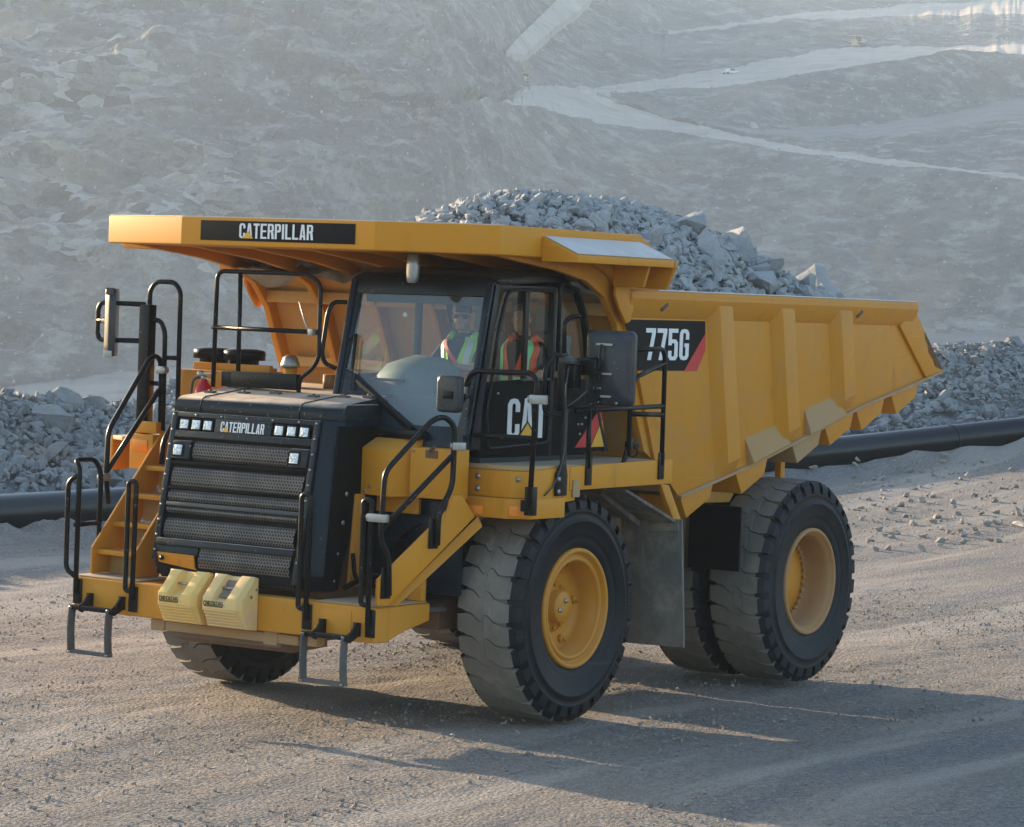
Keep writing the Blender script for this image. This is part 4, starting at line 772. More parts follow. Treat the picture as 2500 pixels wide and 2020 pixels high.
def wheel(c, sgn, front, parent, inner=False):
    mats = [M['rubber'] if front else M['rubber_rear'], M['tread']]
    ty = tyre('tyre', c, sgn, mats, parent); Cx, Cy, Cz = c; ax = (0, sgn, 0)
    at = lambda r, a, w: (Cx + r * math.cos(a), Cy + sgn * w, Cz + r * math.sin(a))
    if front:
        b = MB(); b.lathe([(.545, -.06), (.545, .005), (.535, .016), (.515, .018), (.500, .006), (.496, -.03), (.470, -.036), (.462, -.012), (.435, -.010), (.425, -.03), (.420, -.06), (.405, -.075), (.398, -.20), (.385, -.235), (.30, -.25), (.17, -.25), (.05, -.25)], c, ax, 56); rim = b.build('rim', M['yellow_rim'], ty)
        b = MB(); b.lathe([(.24, -.26), (.235, -.235), (.16, -.225), (.150, -.21), (.148, -.135), (.135, -.122), (.03, -.12), (.001, -.12)], c, ax, 32)
        b.build('hub', M['yellow_rim'], ty)
        b = MB()
        for k in range(12): a = 2 * math.pi * k / 12; b.cyl(at(.195, a, -.24), at(.195, a, -.205), .016, 8)
        for k in range(5): a = 2 * math.pi * k / 5 + .5; b.cyl(at(.335, a, -.255), at(.335, a, -.20), .035, 10); b.cyl(at(.335, a, -.20), at(.335, a, -.185), .018, 8)
        b.build('wheel_bolts', M['yellow_rim'], ty)['kind'] = 'stuff'
        b = MB()
        for k in range(2): a = 1.9 - 2.2 * k; b.cyl(at(.06 + .02 * k, a, -.125), at(.06 + .02 * k, a, -.105), .022, 10)
        b.build('hub_plug', M['galv'], ty)
    elif not inner:
        b = MB(); b.lathe([(.545, -.06), (.545, .005), (.535, .016), (.512, .018), (.500, .0), (.488, -.022), (.474, -.03), (.466, -.07), (.452, -.10), (.446, -.2), (.436, -.28), (.42, -.30), (.3, -.30), (.05, -.30)], c, ax, 56); b.build('rim', M['rim_dusty'], ty)
        b = MB(); b.lathe([(.40, -.32), (.395, -.29), (.30, -.28), (.25, -.24), (.1, -.22), (.001, -.22)], c, ax, 40); b.build('hub', M['yellow_rim'], ty)
        b = MB()
        for k in range(32): a = 2 * math.pi * k / 32; b.cyl(at(.37, a, -.29), at(.37, a, -.245), .016, 6)
        b.build('wheel_bolts', M['rim_dusty'], ty)['kind'] = 'stuff'
    else:
        b = MB(); b.lathe([(.545, -.06), (.52, .0), (.46, -.03), (.44, -.3), (.05, -.32)], c, ax, 32); b.build('rim', M['rim_dusty'], ty)
M['yellow_rim'] = paint('yellow_rim_paint', (0.56, 0.225, 0.014), 0.45, 0.25, 0.3, 0.15, patch=4, dustcol=(0.42, 0.27, 0.12), spec=.35)
for sgn in (1, -1):
    wheel((0, 2.325 if sgn > 0 else -1.76, 1.033), sgn, True, T)
    wheel((-4.523, sgn * 2.285, 1.033), sgn, False, T)
    wheel((-4.523, sgn * (2.285 - WT - .12), 1.033), sgn, False, T, True)

# ------------------------------------------------------------------ hood and grille
GX = lambda z: 1.81 + (2.65 - z) * 0.177            # leaning face of the grille
def hring(z, xf, xr, ins=0.0):
    return [(xr, -.95 + ins, z), (xf - .10, -.95 + ins, z), (xf, -.90 + ins, z), (xf, .775 - ins, z), (xf - .12, .93 - ins, z), (xr, .93 - ins, z)]
b = MB()
b.loft([hring(1.16, 1.92, 1.74), hring(1.30, 2.03, 1.66), hring(1.47, GX(1.47) - .005, 1.60), hring(1.9, GX(1.9) - .005, 1.46), hring(2.55, GX(2.55) - .005, 1.28), hring(2.66, GX(2.66) - .005, 1.05)])
b.build('grille_housing', M['navy'], T, .012)
b = MB()
b.loft([hring(2.662, 1.812, .98), hring(2.71, 1.818, .98), hring(2.755, 1.805, .98, .01), hring(2.785, 1.78, .98, .02), hring(2.801, 1.74, .98, .03), hring(2.806, 1.69, .98, .04), hring(2.807, 1.68, .98, .04), hring(2.850, 1.32, .98, .05), hring(2.888, 1.0, .98, .06)])
hood = b.build('hood', M['black_hood'], T, 0, sharp=32)
b = MB()
for y in (-.60, .52): b = MB(); b.tube([(1.818, y, 2.665), (1.820, y, 2.71), (1.807, y, 2.757), (1.782, y, 2.787), (1.742, y, 2.803), (1.68, y, 2.809), (1.32, y, 2.852), (1.0, y, 2.89)], .006, 6); b.build('hood_seam', M['decal_black'], hood)
b = MB(); b.prism([(1.80, 2.62), (1.93, 1.30), (1.96, 1.18), (1.73, 1.18), (1.67, 1.46), (1.49, 1.86), (1.31, 2.52), (1.2, 2.62)], 'y', .934, .95); b.build('side_panel', M['black_flat'], T, .006)
b = MB()
for z, x in ((2.02, 1.66), (1.77, 1.70), (1.50, 1.76), (1.26, 1.80)): b.cyl((x, .95, z), (x, .957, z), .022 if z > 1.6 else .012, 12)
b.build('panel_bolts', M['galv'], T)['kind'] = 'stuff'
# face plate with its frame
def gq(y0, y1, z0, z1, off, th, b): # a slab lying in the leaning face
    b.add([(GX(z) + o, y, z) for o in (off, off + th) for y, z in ((y0, z0), (y1, z0), (y1, z1), (y0, z1))], [(3, 2, 1, 0), (4, 5, 6, 7), (0, 1, 5, 4), (1, 2, 6, 5), (2, 3, 7, 6), (3, 0, 4, 7)])
face = MB()
gq(-.90, -.84, 1.33, 2.655, .0, .03, face); gq(.705, .765, 1.22, 2.655, .0, .03, face)
gq(-.84, .705, 2.612, 2.655, .0, .03, face); gq(-.84, .705, 2.43, 2.488, .0, .03, face); gq(-.395, .245, 2.488, 2.612, .0, .03, face)
ff = face.build('face_frame', M['black_hood'], T, .006)
b = MB(); gq(-.84, .705, 1.2, 2.64, -.001, .003, b); b.build('grille_backing', M['black_flat'], T)
ROWS = [(-.60, .47, 2.245, 2.385), (-.80, .68, 1.995, 2.15), (-.81, .675, 1.865, 1.945), (-.81, .67, 1.762, 1.808), (-.80, .665, 1.545, 1.69)]
for y0, y1, z0, z1 in ROWS:
    b = MB(); h = z1 - z0
    pr = [(z0 - .02, -.006), (z0, .018), (z0 + h * .25, .034), (z1 - h * .25, .034), (z1, .018), (z1 + .02, -.006)]
    for (za, oa), (zb, ob) in zip(pr, pr[1:]): b.add([(GX(za) + oa, y0, za), (GX(za) + oa, y1, za), (GX(zb) + ob, y1, zb), (GX(zb) + ob, y0, zb)], [(0, 1, 2, 3)])
    b.build('grille_mesh', M['mesh'], T)
b = MB(); pr = [(1.46, .02), (1.36, .035), (1.29, .01), (1.22, -.05), (1.15, -.13)]
for (za, oa), (zb, ob) in zip(pr, pr[1:]): b.add([(GX(za) + oa, y, za) for y in (-.36, .66)] + [(GX(zb) + ob, y, zb) for y in (.66, -.36)], [(0, 1, 2, 3)])
b.build('grille_mesh', M['mesh'], T)
b = MB()
for z0, z1 in ((1.818, 1.852),): gq(-.82, .68, z0, z1, .004, .034, b)
b.build('grille_bar', M['steel_dirty'], T, .008)
b = MB(); gq(-.86, .69, 1.465, 1.525, .0, .05, b); gq(-.86, -.38, 1.39, 1.464, .0, .03, b); b.build('lower_bar', M['black_hood'], T, .008)
b = MB()
for z in (2.19, 1.965): gq(-.83, .69, z, z + .025, .0, .026, b)
b.build('louvre', M['black_flat'], T, .004)
b = MB()
for k in range(10):
    z = 2.63 - k * .135
    for y in (-.872, .736): b.ball((GX(z) + .034, y, z), .013, 5)
for k in range(5): b.ball((GX(2.634) + .034, -.62 + k * .29, 2.634), .012, 5)
b.build('grille_bolts', M['galv'], T)['kind'] = 'stuff'
# lamps
def lamp(y0, y1, z0, z1):
    b = MB(); gq(y0, y1, z0, z1, .012, .02, b); o = b.build('headlight', M['black'], T, .008)
    c = MB(); gq(y0 + .013, y1 - .013, z0 + .012, z1 - .012, .032, .008, c); c.build('lens', M['lens'], o, .005)
for y0 in (-.80, -.665, -.53, .275, .415, .555): lamp(y0, y0 + .115, 2.497, 2.600)
for y0, y1 in ((-.83, -.635), (.495, .69)):
    b = MB(); gq(y0 - .005, y1 + .005, 2.235, 2.40, .0, .042, b); pod = b.build('lamp_pod', M['black_hood'], T, .012)
    yc = (-.76 if y0 < 0 else .555)
    b = MB(); gq(yc - .065, yc + .065, 2.255, 2.38, .043, .004, b); b.build('pod_recess', M['decal_black'], pod)
    b = MB(); gq(yc - .047, yc + .047, 2.272, 2.362, .048, .012, b); b.build('lens', M['lens'], pod, .006)
z = 2.500; lettering('lettering', 'CATERPILLAR', (GX(2.50) + .0312, -.325, 2.502), (0, 1, 0), (-.177, 0, 1), .092, .49, M['decal_white'], ff)
b = MB(); b.plate([(GX(2.502) + .0345, -.305, 2.502), (GX(2.502) + .0345, -.225, 2.502), (GX(2.545) + .0345, -.265, 2.545)], (1, 0, .177), .002); b.build('triangle_mark', M['decal_yellow'], ff)
# yellow panel under the grille
b = MB(); b.plate([(2.045, -.84, 1.395), (2.045, -.42, 1.39), (2.05, -.40, 1.28), (2.0, -.34, 1.22), (2.0, -.66, 1.16), (2.03, -.83, 1.30)], (1, 0, .1), .02); b.build('tow_panel', Y, T, .005)
b = MB(); b.cyl((2.06, -.78, 1.345), (2.078, -.78, 1.345), .022, 10); b.build('panel_latch', M['black'], T)
# deck behind the hood, boxes on the right deck
b = MB(); b.prism([(1.0, -1.0), (1.0, .36), (-1.32, .36), (-1.32, -1.9), (.3, -1.9), (.3, -1.0)], 'z', 2.45, 2.868); b.build('engine_deck', M['deck'], T, .01)
b = MB(); b.box((.80, -1.70, 2.42), (-.1, -1.02, 3.005)); b.build('side_box', Y, T, .012)
b = MB(); b.box((.62, -1.68, 3.006), (.56, -.76, 3.075)); b.box((.56, -1.0, 2.87), (.50, -.76, 3.05)); b.build('box_flange', Y, T, .01)
for y in (-1.60, -1.235):
    b = MB(); b.lathe([(.10, 2.95), (.10, 3.07), (.14, 3.07), (.14, 3.11), (.20, 3.11), (.20, 3.185), (.19, 3.20), (.12, 3.215), (.001, 3.222)], (.40, y, 0), (0, 0, 1), 28); cap = b.build('air_intake_cap', M['black'], T)
    b = MB(); b.cyl((.40, y, 2.98), (.40, y, 3.069), .095, 20); b.build('intake_neck', Y, cap)
b = MB(); b.lathe([(.062, 2.87), (.062, 3.07), (.09, 3.07), (.09, 3.10), (.078, 3.13), (.07, 3.16), (.04, 3.185), (.001, 3.19)], (.62, -.52, 0), (0, 0, 1), 20, 0); fc = b.build('filler_cap', M['galv'], T)
b = MB(); b.cyl((.62, -.52, 2.86), (.62, -.52, 3.068), .065, 18); b.build('filler_neck', Y, fc)
b = MB(); b.cyl((-.1, -.6, 2.86), (-.1, -.6, 3.0), .06, 14); b.build('breather', M['rim_dusty'], T)
b = MB(); b.box((1.16, -.72, 2.885), (1.24, .03, 3.03)); b.box((1.10, -.90, 2.88), (1.16, -.72, 3.02)); b.build('tool_tray', M['black'], T, .008)
b = MB()
for x, y in ((1.5, -.75), (1.42, -.42), (1.34, -.12), (1.38, .34), (1.3, .62), (1.2, .82)): z = 2.807 + (1.68 - x) * .119; b.box((x - .03, y - .05, z - .01), (x + .03, y + .05, z + .016)); b.ball((x, y, z + .02), .016, 4)
b.build('hood_latches', M['steel_dirty'], T)['kind'] = 'stuff'

# ------------------------------------------------------------------ bumper
b = MB()
pl = [(2.16, -1.72), (2.16, 1.665), (1.95, 1.67), (1.95, -1.79), (2.10, -1.79)]
b.prism(pl, 'z', .80, 1.105)
for y0, y1 in ((1.0, 1.668), (-1.788, -1.0)): b.prism([(1.952, .805), (1.952, 1.103), (1.34, 1.103), (1.34, .945), (1.72, .875)], 'y', y0, y1)
bump = b.build('bumper', YC, T, .02, 3)
for y0, y1 in ((-1.76, -1.02), (1.0, 1.645)):
    b = MB(); b.prism([(2.13, max(y0, -1.70)), (2.13, y1), (1.36, y1), (1.36, y0), (2.08, y0)], 'z', 1.1075, 1.118); b.build('tread_plate', M['deck'], bump, .004)
for y0, y1 in ((-1.48, -1.10), (1.08, 1.42)):
    b = MB(); b.plate([(2.1605, y0, .84), (2.1605, y1, .84), (2.1605, y1, 1.06), (2.1605, y0, 1.06)], (1, 0, 0), .006); b.build('access_cover', YC, bump, .003)
# boarding ladders hung from the bumper on flexible straps
def ladder(y0, y1):
    b = MB(); b.bar((2.31, y0 - .03, .845), (2.31, y1 + .03, .845), .05, .045); lad = b.build('boarding_ladder', M['black'], T, .006)
    for y in (y0 + .10, y1 + .04):
        b = MB(); b.prism([(2.168, .97), (2.168, .86), (2.30, .80), (2.34, .82), (2.34, .87), (2.28, .90), (2.21, .975)], 'y', y - .012, y + .012); b.box((2.166, y - .06, .85), (2.178, y + .02, .97)); b.build('bracket', M['black'], lad, .005)
    for y in (y0, y1):
        b = MB(); rings = []
        for k in range(7):
            t = k / 6; x = 2.315 + .025 * math.sin(t * 3.14); z = .85 - .40 * t
            rings.append([(x - .006, y - .03, z), (x + .006, y - .03, z), (x + .006, y + .03, z), (x - .006, y + .03, z)] if False else [(x - .045, y - .008 + .01 * math.sin(t * 3), z), (x + .045, y - .008 + .01 * math.sin(t * 3), z), (x + .045, y + .008 + .01 * math.sin(t * 3), z), (x - .045, y + .008 + .01 * math.sin(t * 3), z)])
        b.loft(rings); b.build('strap', M['steel_dirty'], lad, .003)
    b = MB(); b.bar((2.315, y0 - .03, .445), (2.315, y1 + .03, .445), .06, .035); b.build('rung', M['steel_dirty'], lad, .006)
    b = MB()
    for y in (y0, y1):
        for z in (.845, .445): b.cyl((2.335, y, z), (2.352, y, z), .014, 8)
    b.build('ladder_bolts', M['galv'], lad)['kind'] = 'stuff'
ladder(-1.60, -1.16); ladder(1.04, 1.47)

# ------------------------------------------------------------------ stairs
b = MB()
st = [(1.95, 1.12), (1.95, 1.36), (1.00, 2.42), (.80, 2.42), (.80, 2.25), (1.62, 1.12)]
for y in (-1.71, -1.19): b.prism(st, 'y', y - .012, y + .012)
stairs = b.build('stair_stringers', Y, T, .005)
for x, z in ((1.90, 1.345), (1.685, 1.59), (1.46, 1.845), (1.25, 2.10)):
    b = MB(); b.box((x - .21, -1.695, z - .045), (x, -1.205, z)); tr = b.build('stair_tread', YC, stairs, .006)
    b = MB()
    for k in range(14): b.cyl((x - .03, -1.68 + k * .034, z), (x - .03, -1.68 + k * .034, z + .006), .009, 6)
    b.build('grip_studs', M['wear'], tr)['kind'] = 'stuff'
    b = MB(); b.plate([(x - .20, -1.695, z - .26), (x - .20, -1.205, z - .26), (x - .20, -1.205, z - .046), (x - .20, -1.695, z - .046)], (-1, 0, 0), .01); b.build('stair_riser', M['deck'], stairs)
# left stair: the outer stringer leans back and outward to the cab platform
sd = Vector((-1.05, .334, 0)).normalized(); sn = Vector((.303, .953, 0))
def SP(x, z, o=0.0):
    y = 1.7 + (2.15 - x) * .318; return Vector((x, y, z)) + sn * o
out = [(2.17, 1.13), (2.17, 1.35), (1.47, 1.94), (1.43, 2.07), (1.335, 2.07), (1.19, 1.88), (2.05, 1.13)]
b = MB(); n = len(out); b.add([SP(x, z, 0.0) for x, z in out] + [SP(x, z, -.04) for x, z in out], [tuple(range(n)), tuple(range(2 * n - 1, n - 1, -1))] + [(i, i + n, (i + 1) % n + n, (i + 1) % n) for i in range(n)])
ls = b.build('stair_stringers', YC, T, .008)
b = MB(); b.loft([[SP(1.16, 1.885), SP(1.16, 1.80, .07), SP(1.16, 1.78, .03), SP(1.16, 1.86, -.04)], [SP(2.05, 1.135), SP(2.02, 1.13, .07), SP(1.98, 1.13, .03), SP(2.04, 1.135, -.04)]]); b.build('lower_flange', Y, ls, .006)
b = MB(); b.box((1.37, 1.47, 1.12), (1.44, 1.64, 1.345)); b.build('corner_box', YC, T, .01)
b = MB(); b.box((1.46, 1.30, 1.12), (1.50, 1.46, 1.30)); b.build('corner_plate', Y, T, .006)

# ------------------------------------------------------------------ platforms beside the cab
b = MB(); b.prism([(1.05, 1.72), (1.05, 2.27), (.92, 2.40), (-1.44, 2.40), (-1.44, .45), (.98, .45), (.98, 1.72)], 'z', 2.295, 2.335); dk = b.build('platform_deck', M['deck'], T, .006)
b = MB(); b.prism([(.34, 2.325), (.34, 2.11), (-1.44, 2.125), (-1.44, 2.355)], 'y', 2.40, 2.43); b.build('platform_skirt', YC, T, .008)
b = MB(); b.prism([(.92, 2.30), (.92, 1.98), (.24, 2.02), (.24, 2.11), (.34, 2.11), (.34, 2.325)], 'y', 2.395, 2.425); b.build('platform_skirt', YC, T, .008)
b = MB(); b.prism([(.30, 2.205), (.19, 2.205), (.19, 2.05), (.30, 2.05)], 'y', 2.43, 2.445); b.build('skirt_joint_plate', M['wear'], T, .004)
b = MB(); b.prism([(1.055, 1.80), (1.055, 2.27), (.935, 2.395), (.80, 2.395), (.80, 1.80)], 'z', 2.055, 2.292); nose = b.build('platform_nose', YC, T, .012)
b = MB(); b.prism([(1.10, 1.72), (1.10, 2.26), (.95, 2.44), (.42, 2.44), (.42, 1.72)], 'z', 1.875, 2.052); b.build('lamp_box', YC, T, .012)
b = MB()
for y, z in ((1.93, 2.23), (2.32, 2.22), (1.93, 2.12)):
    x = 1.056 if y < 2.2 else 1.012; b.cyl((x, y, z), (x + .008, y, z), .026, 14); b.cyl((x + .008, y, z), (x + .018, y, z), .013, 8)
b.build('nose_bolts', M['galv'], T)['kind'] = 'stuff'
b = MB(); b.box((1.101, 1.87, 1.895), (1.118, 2.03, 1.975)); b.build('amber_reflector', M['amber'], T, .006)
b = MB(); b.obox((1.045, 2.345, 1.945), (.01, .008, 0), (-.045, .055, 0), (0, 0, .045)); b.build('amber_reflector', M['amber'], T, .004)
# yellow cabinets in front of the cab
b = MB(); b.loft([[(1.46, .955, 2.02), (1.46, 1.26, 2.01), (1.30, 1.42, 2.02), (1.15, 1.42, 2.02), (1.15, .955, 2.02)], [(1.46, .955, 2.43), (1.46, 1.26, 2.42), (1.30, 1.42, 2.44), (1.15, 1.42, 2.44), (1.15, .955, 2.44)], [(1.22, .99, 2.555), (1.22, 1.26, 2.55), (1.16, 1.42, 2.545), (1.15, 1.42, 2.545), (1.15, .99, 2.555)]]); b.build('battery_box', YC, T, .012)
b = MB(); b.box((1.16, 1.435, 2.02), (1.40, 1.90, 2.46)); bx = b.build('control_box', YC, T, .012)
b = MB(); b.box((1.401, 1.60, 2.375), (1.406, 1.73, 2.445)); b.build('switch_recess', M['brown'], bx, .002)
b = MB(); b.bar((1.40, 1.70, 2.49), (1.42, 1.64, 2.43), .02, .02); b.build('switch_lever', M['steel_dirty'], bx)
b = MB()
for y, z in ((1.47, 2.43), (1.47, 2.06), (1.86, 2.42)): b.cyl((1.401, y, z), (1.409, y, z), .014, 8)
for y, z in ((1.06, 2.09), (1.20, 2.09), (1.0, 2.05)): b.cyl((1.461, y, z), (1.469, y, z), .016, 8)
b.build('box_bolts', M['galv'], T)['kind'] = 'stuff'
b = MB(); b.box((1.14, 1.74, 1.80), (1.24, 1.86, 2.45)); b.build('corner_post', Y, T, .01)
b = MB(); b.box((1.18, .96, 1.86), (1.22, 1.42, 2.01)); b.build('box_shelf', Y, T, .006)
b = MB(); b.prism([(1.62, 1.2), (1.55, 2.02), (1.42, 2.02), (1.42, 1.2)], 'y', .952, .98); b.build('side_bracket', Y, T, .008)
b = MB(); b.prism([(.98, 1.6), (1.05, .98), (1.30, .95), (1.30, 1.5)], 'z', 1.0, 1.04); b.build('sump_plate', M['steel_dirty'], T, .004)
b = MB(); b.box((1.05, .75, 1.16), (1.12, 1.80, 1.99)); b.build('cooler_panel', M['navy'], T, .015)
b = MB(); b.lathe([(.02, 0), (.30, 0), (.34, .03), (.36, .10)], (1.0, 1.42, 1.42), (.8, .5, 0), 24)
for k in range(8):
    a = k * math.pi / 4; b.bar((1.03, 1.43, 1.42), (1.03 + .05 * math.cos(a), 1.43 + .26 * math.cos(a), 1.42 + .28 * math.sin(a)), .015, .03)
b.build('cooling_fan', M['black_flat'], T)
b = MB(); b.tube(fillet([(1.75, 1.02, 1.2), (1.55, 1.15, 1.32), (1.3, 1.2, 1.28)], .1), .025, 8); b.tube(fillet([(1.6, 1.0, 1.5), (1.62, 1.05, 1.25), (1.4, 1.3, 1.2)], .1), .02, 8); b.build('hose', M['black_flat'], T)
# right-hand platform, mirror of the left
b = MB(); b.prism([(1.0, -1.72), (1.0, -2.2), (.9, -2.40), (-1.44, -2.40), (-1.44, -.45), (.6, -.45), (.6, -1.0)], 'z', 2.30, 2.34); b.build('platform_deck', M['deck'], T, .006)
b = MB(); b.prism([(.9, 2.33), (.9, 2.0), (.2, 2.03), (-1.44, 2.125), (-1.44, 2.33)], 'y', -2.40, -2.43); b.build('platform_skirt', YC, T, .008)
b = MB(); b.box((.98, -2.02, 2.05), (1.10, -1.74, 2.38)); b.box((1.0, -1.98, 2.39), (1.08, -1.72, 2.50)); lb = b.build('lamp_box', YC, T, .012)
b = MB(); b.box((1.101, -1.98, 2.22), (1.112, -1.80, 2.33)); b.build('amber_reflector', M['amber'], T, .005)

# ------------------------------------------------------------------ handrails
HB = M['black']
def bracket(x0, y0, z0, x1, y1, z1): b = MB(); b.box((min(x0, x1), min(y0, y1), min(z0, z1)), (max(x0, x1), max(y0, y1), max(z0, z1))); return b.build('rail_bracket', HB, T, .006)
tubes('handrail', HB, T, [[(2.20, -1.67, .95), (2.20, -1.67, 2.10), (2.17, -1.75, 2.17), (1.90, -1.75, 2.17), (1.81, -1.75, 2.05), (1.81, -1.75, 1.15)], [(2.20, -1.675, 2.04), (2.20, -1.80, 1.97), (2.20, -1.795, 1.17), (2.20, -1.68, 1.11)], [(2.20, -1.70, 1.58), (1.81, -1.75, 1.58)]], .024, .09)
bracket(2.166, -1.72, .86, 2.18, -1.62, 1.09)
tubes('handrail', HB, T, [[(2.20, -1.0, .95), (2.20, -.995, 2.02), (2.20, -1.085, 2.02), (2.20, -1.085, 1.03), (2.20, -1.0, 1.03)]], .023, .044)
bracket(2.166, -1.06, .84, 2.18, -.96, 1.07)
tubes('handrail', HB, T, [[(2.20, .955, .95), (2.20, .97, 2.035), (2.20, .87, 2.035), (2.20, .87, 1.04), (2.20, .955, 1.04)]], .023, .048)
bracket(2.166, .90, .86, 2.18, 1.0, 1.08)
tubes('handrail', HB, T, [[(2.20, 1.62, .95), (2.20, 1.62, 2.03), (2.20, 1.53, 2.03), (2.20, 1.54, 1.13), (2.20, 1.62, 1.13)]], .023, .044)
bracket(2.166, 1.58, .85, 2.18, 1.68, 1.09)
# left stair rail
tubes('handrail', HB, T, [[(1.63, 1.92, 1.64), (1.63, 1.92, 1.92), (1.50, 1.965, 2.15), (1.50, 1.965, 2.68), (1.62, 1.925, 2.76), (1.74, 1.885, 2.72), (2.19, 1.735, 2.28), (2.215, 1.73, 1.70), (2.12, 1.76, 1.56), (2.10, 1.765, 1.22)], [(1.51, 1.96, 2.42), (2.205, 1.735, 1.79)]], .025, .09)
for x, z0, z1 in ((1.63, 1.61, 1.87), (2.10, 1.19, 1.46)):
    p = SP(x, (z0 + z1) / 2, .012); b = MB(); b.obox(p, sd * .05, sn * .008, (0, 0, (z1 - z0) / 2)); b.build('rail_bracket', HB, T, .005)
def clamp(p, q, w=.075, h=.07):
    p, q = Vector(p), Vector(q); b = MB(); b.bar(p, q, w, h); b.cyl(p - (q - p).normalized() * .02, p + Vector((0, 0, 0)), .035, 10); c = b.build('rail_clamp', M['galv'], T, .014); return c
clamp((2.24, 1.625, 1.885), (2.22, 1.80, 1.885)); clamp((1.50, 1.95, 2.50), (1.10, 1.80, 2.50) if False else (1.44, 2.05, 2.50))
# platform front rail
tubes('handrail', HB, T, [[(1.10, 1.775, 1.88), (1.09, 1.785, 3.05), (1.09, 1.85, 3.145), (1.09, 2.47, 3.155), (1.09, 2.53, 3.09), (1.09, 2.50, 1.98)], [(1.09, 1.785, 2.585), (1.09, 2.51, 2.59)]], .024, .08)
bracket(1.105, 1.73, 1.83, 1.13, 1.83, 2.075); bracket(1.03, 2.45, 1.92, 1.10, 2.54, 2.17)
b = MB(); b.box((1.04, 2.40, 1.95), (1.08, 2.50, 2.05)); b.build('bracket_stub', HB, T)
clamp((1.10, 2.47, 2.93), (1.06, 2.62, 2.93), .07, .08)
# side gate
tubes('handrail', HB, T, [[(.80, 2.42, 2.92), (.80, 2.42, 3.20), (.70, 2.42, 3.31), (.46, 2.42, 3.315)], [(.80, 2.42, 2.93), (.78, 2.42, 2.80), (.42, 2.42, 2.80), (.40, 2.42, 3.3)]], .021, .07)
# side rails beside the body
tubes('handrail', HB, T, [[(-.50, 2.44, 3.37), (-1.16, 2.44, 3.38), (-1.205, 2.44, 3.30), (-1.22, 2.44, 2.30)], [(-1.205, 2.44, 3.25), (-.70, 2.44, 3.12), (-.625, 2.44, 3.02), (-.65, 2.42, 2.40)], [(.31, 2.44, 2.82), (-1.21, 2.44, 2.85)], [(-.64, 2.44, 2.785), (-1.215, 2.44, 2.77)], [(.08, 2.44, 2.84), (.06, 2.44, 2.30)]], .023, .06)
bracket(-1.265, 2.431, 2.17, -1.165, 2.447, 2.42); bracket(.0, 2.431, 2.15, .10, 2.447, 2.39)
b = MB(); b.prism([(-.60, 2.34), (-.55, 2.34), (-.66, 2.56), (-.74, 2.56), (-.72, 2.44)], 'y', 2.405, 2.425); b.build('rail_foot', HB, T, .005)
# rail over the hood
tubes('handrail', HB, T, [[(1.2, -.96, 2.87), (1.2, -.955, 3.94), (1.2, .10, 3.94), (1.2, .235, 3.86), (1.2, .245, 3.18), (1.2, .16, 3.07), (1.2, .04, 3.0), (1.2, .03, 2.87)], [(1.2, -.99, 3.42), (1.2, .235, 3.42)], [(1.2, -.67, 2.9), (1.2, -.685, 3.94)]], .021, .09)
b = MB(); b.box((1.22, .17, 3.39), (1.28, .22, 3.45)); ac = b.build('antenna_clamp', M['galv'], T, .008)
b = MB(); b.tube([(1.24, .16, 3.40), (1.24, .10, 3.52), (1.24, .03, 3.69)], .012, 6, 0, True, .005); b.build('antenna', M['galv'], ac)
# right stair rail and mast
tubes('handrail', HB, T, [[(1.68, -1.76, 1.75), (1.73, -1.76, 2.02), (1.715, -1.76, 2.43), (1.17, -1.76, 3.09), (1.08, -1.76, 3.13), (1.00, -1.76, 3.08), (.985, -1.76, 2.95), (.97, -1.76, 2.42)], [(1.71, -1.76, 2.06), (1.01, -1.76, 2.80)], [(1.02, -1.5, 2.60), (1.24, -1.5, 2.33), (1.25, -1.5, 2.12)]], .025, .09)
clamp((2.0 - .2, -1.76, 2.0), (1.70, -1.76, 2.0), .075, .07)
clamp((1.0, -1.70, 2.99), (1.0, -1.80, 2.99), .05, .07)
tubes('handrail', HB, T, [[(.98, -1.93, 3.30), (.98, -1.935, 3.74), (.98, -1.86, 3.82), (.98, -1.64, 3.82), (.98, -1.565, 3.74), (.98, -1.55, 2.4)], [(.98, -1.88, 3.46), (.98, -1.79, 3.45), (.98, -1.735, 3.35), (.98, -1.72, 2.4)], [(.98, -1.72, 3.11), (.98, -1.56, 3.11)], [(.98, -1.90, 2.86), (.98, -1.72, 2.86)]], .023, .07)
b = MB(); b.box((.94, -2.0, 2.38), (1.05, -1.88, 3.60)); mast = b.build('mirror_mast', HB, T, .01)
tubes('mirror_arm', HB, mast, [[(1.02, -1.96, 3.60), (1.02, -2.50, 3.60), (1.02, -2.535, 3.54), (1.02, -2.535, 3.30), (1.02, -2.50, 3.245), (1.02, -1.96, 3.255)]], .024, .05); tubes('mirror_arm', HB, mast, [[(1.02, -2.535, 3.43), (1.02, -2.38, 3.43)]], .024, .05)
b = MB(); rings = []
for z, w in ((3.095, .03), (3.13, .05), (3.2, .06), (3.62, .06), (3.70, .05), (3.74, .03)):
    u = .20 - (.06 - w) * 1.6; rings.append([(1.02 + .81 * a - .58 * c, -2.36 + .58 * a + .81 * c, z) for a, c in ((-u, .05), (-u, -.015), (-u * .6, -.06), (u * .6, -.06), (u, -.015), (u, .05))])
b.loft(rings); rm = b.build('side_mirror', M['mirror_back'], mast, .012)
b = MB(); b.obox((1.19, -2.25, 3.71), (.02, .014, 0), (-.02, .03, 0), (0, 0, .035)); b.build('mirror_trim', M['steel_dirty'], mast, .004); b = MB(); b.obox((1.19, -2.25, 3.115), (.02, .014, 0), (-.02, .03, 0), (0, 0, .035)); b.build('mirror_trim', M['galv'], mast, .004)
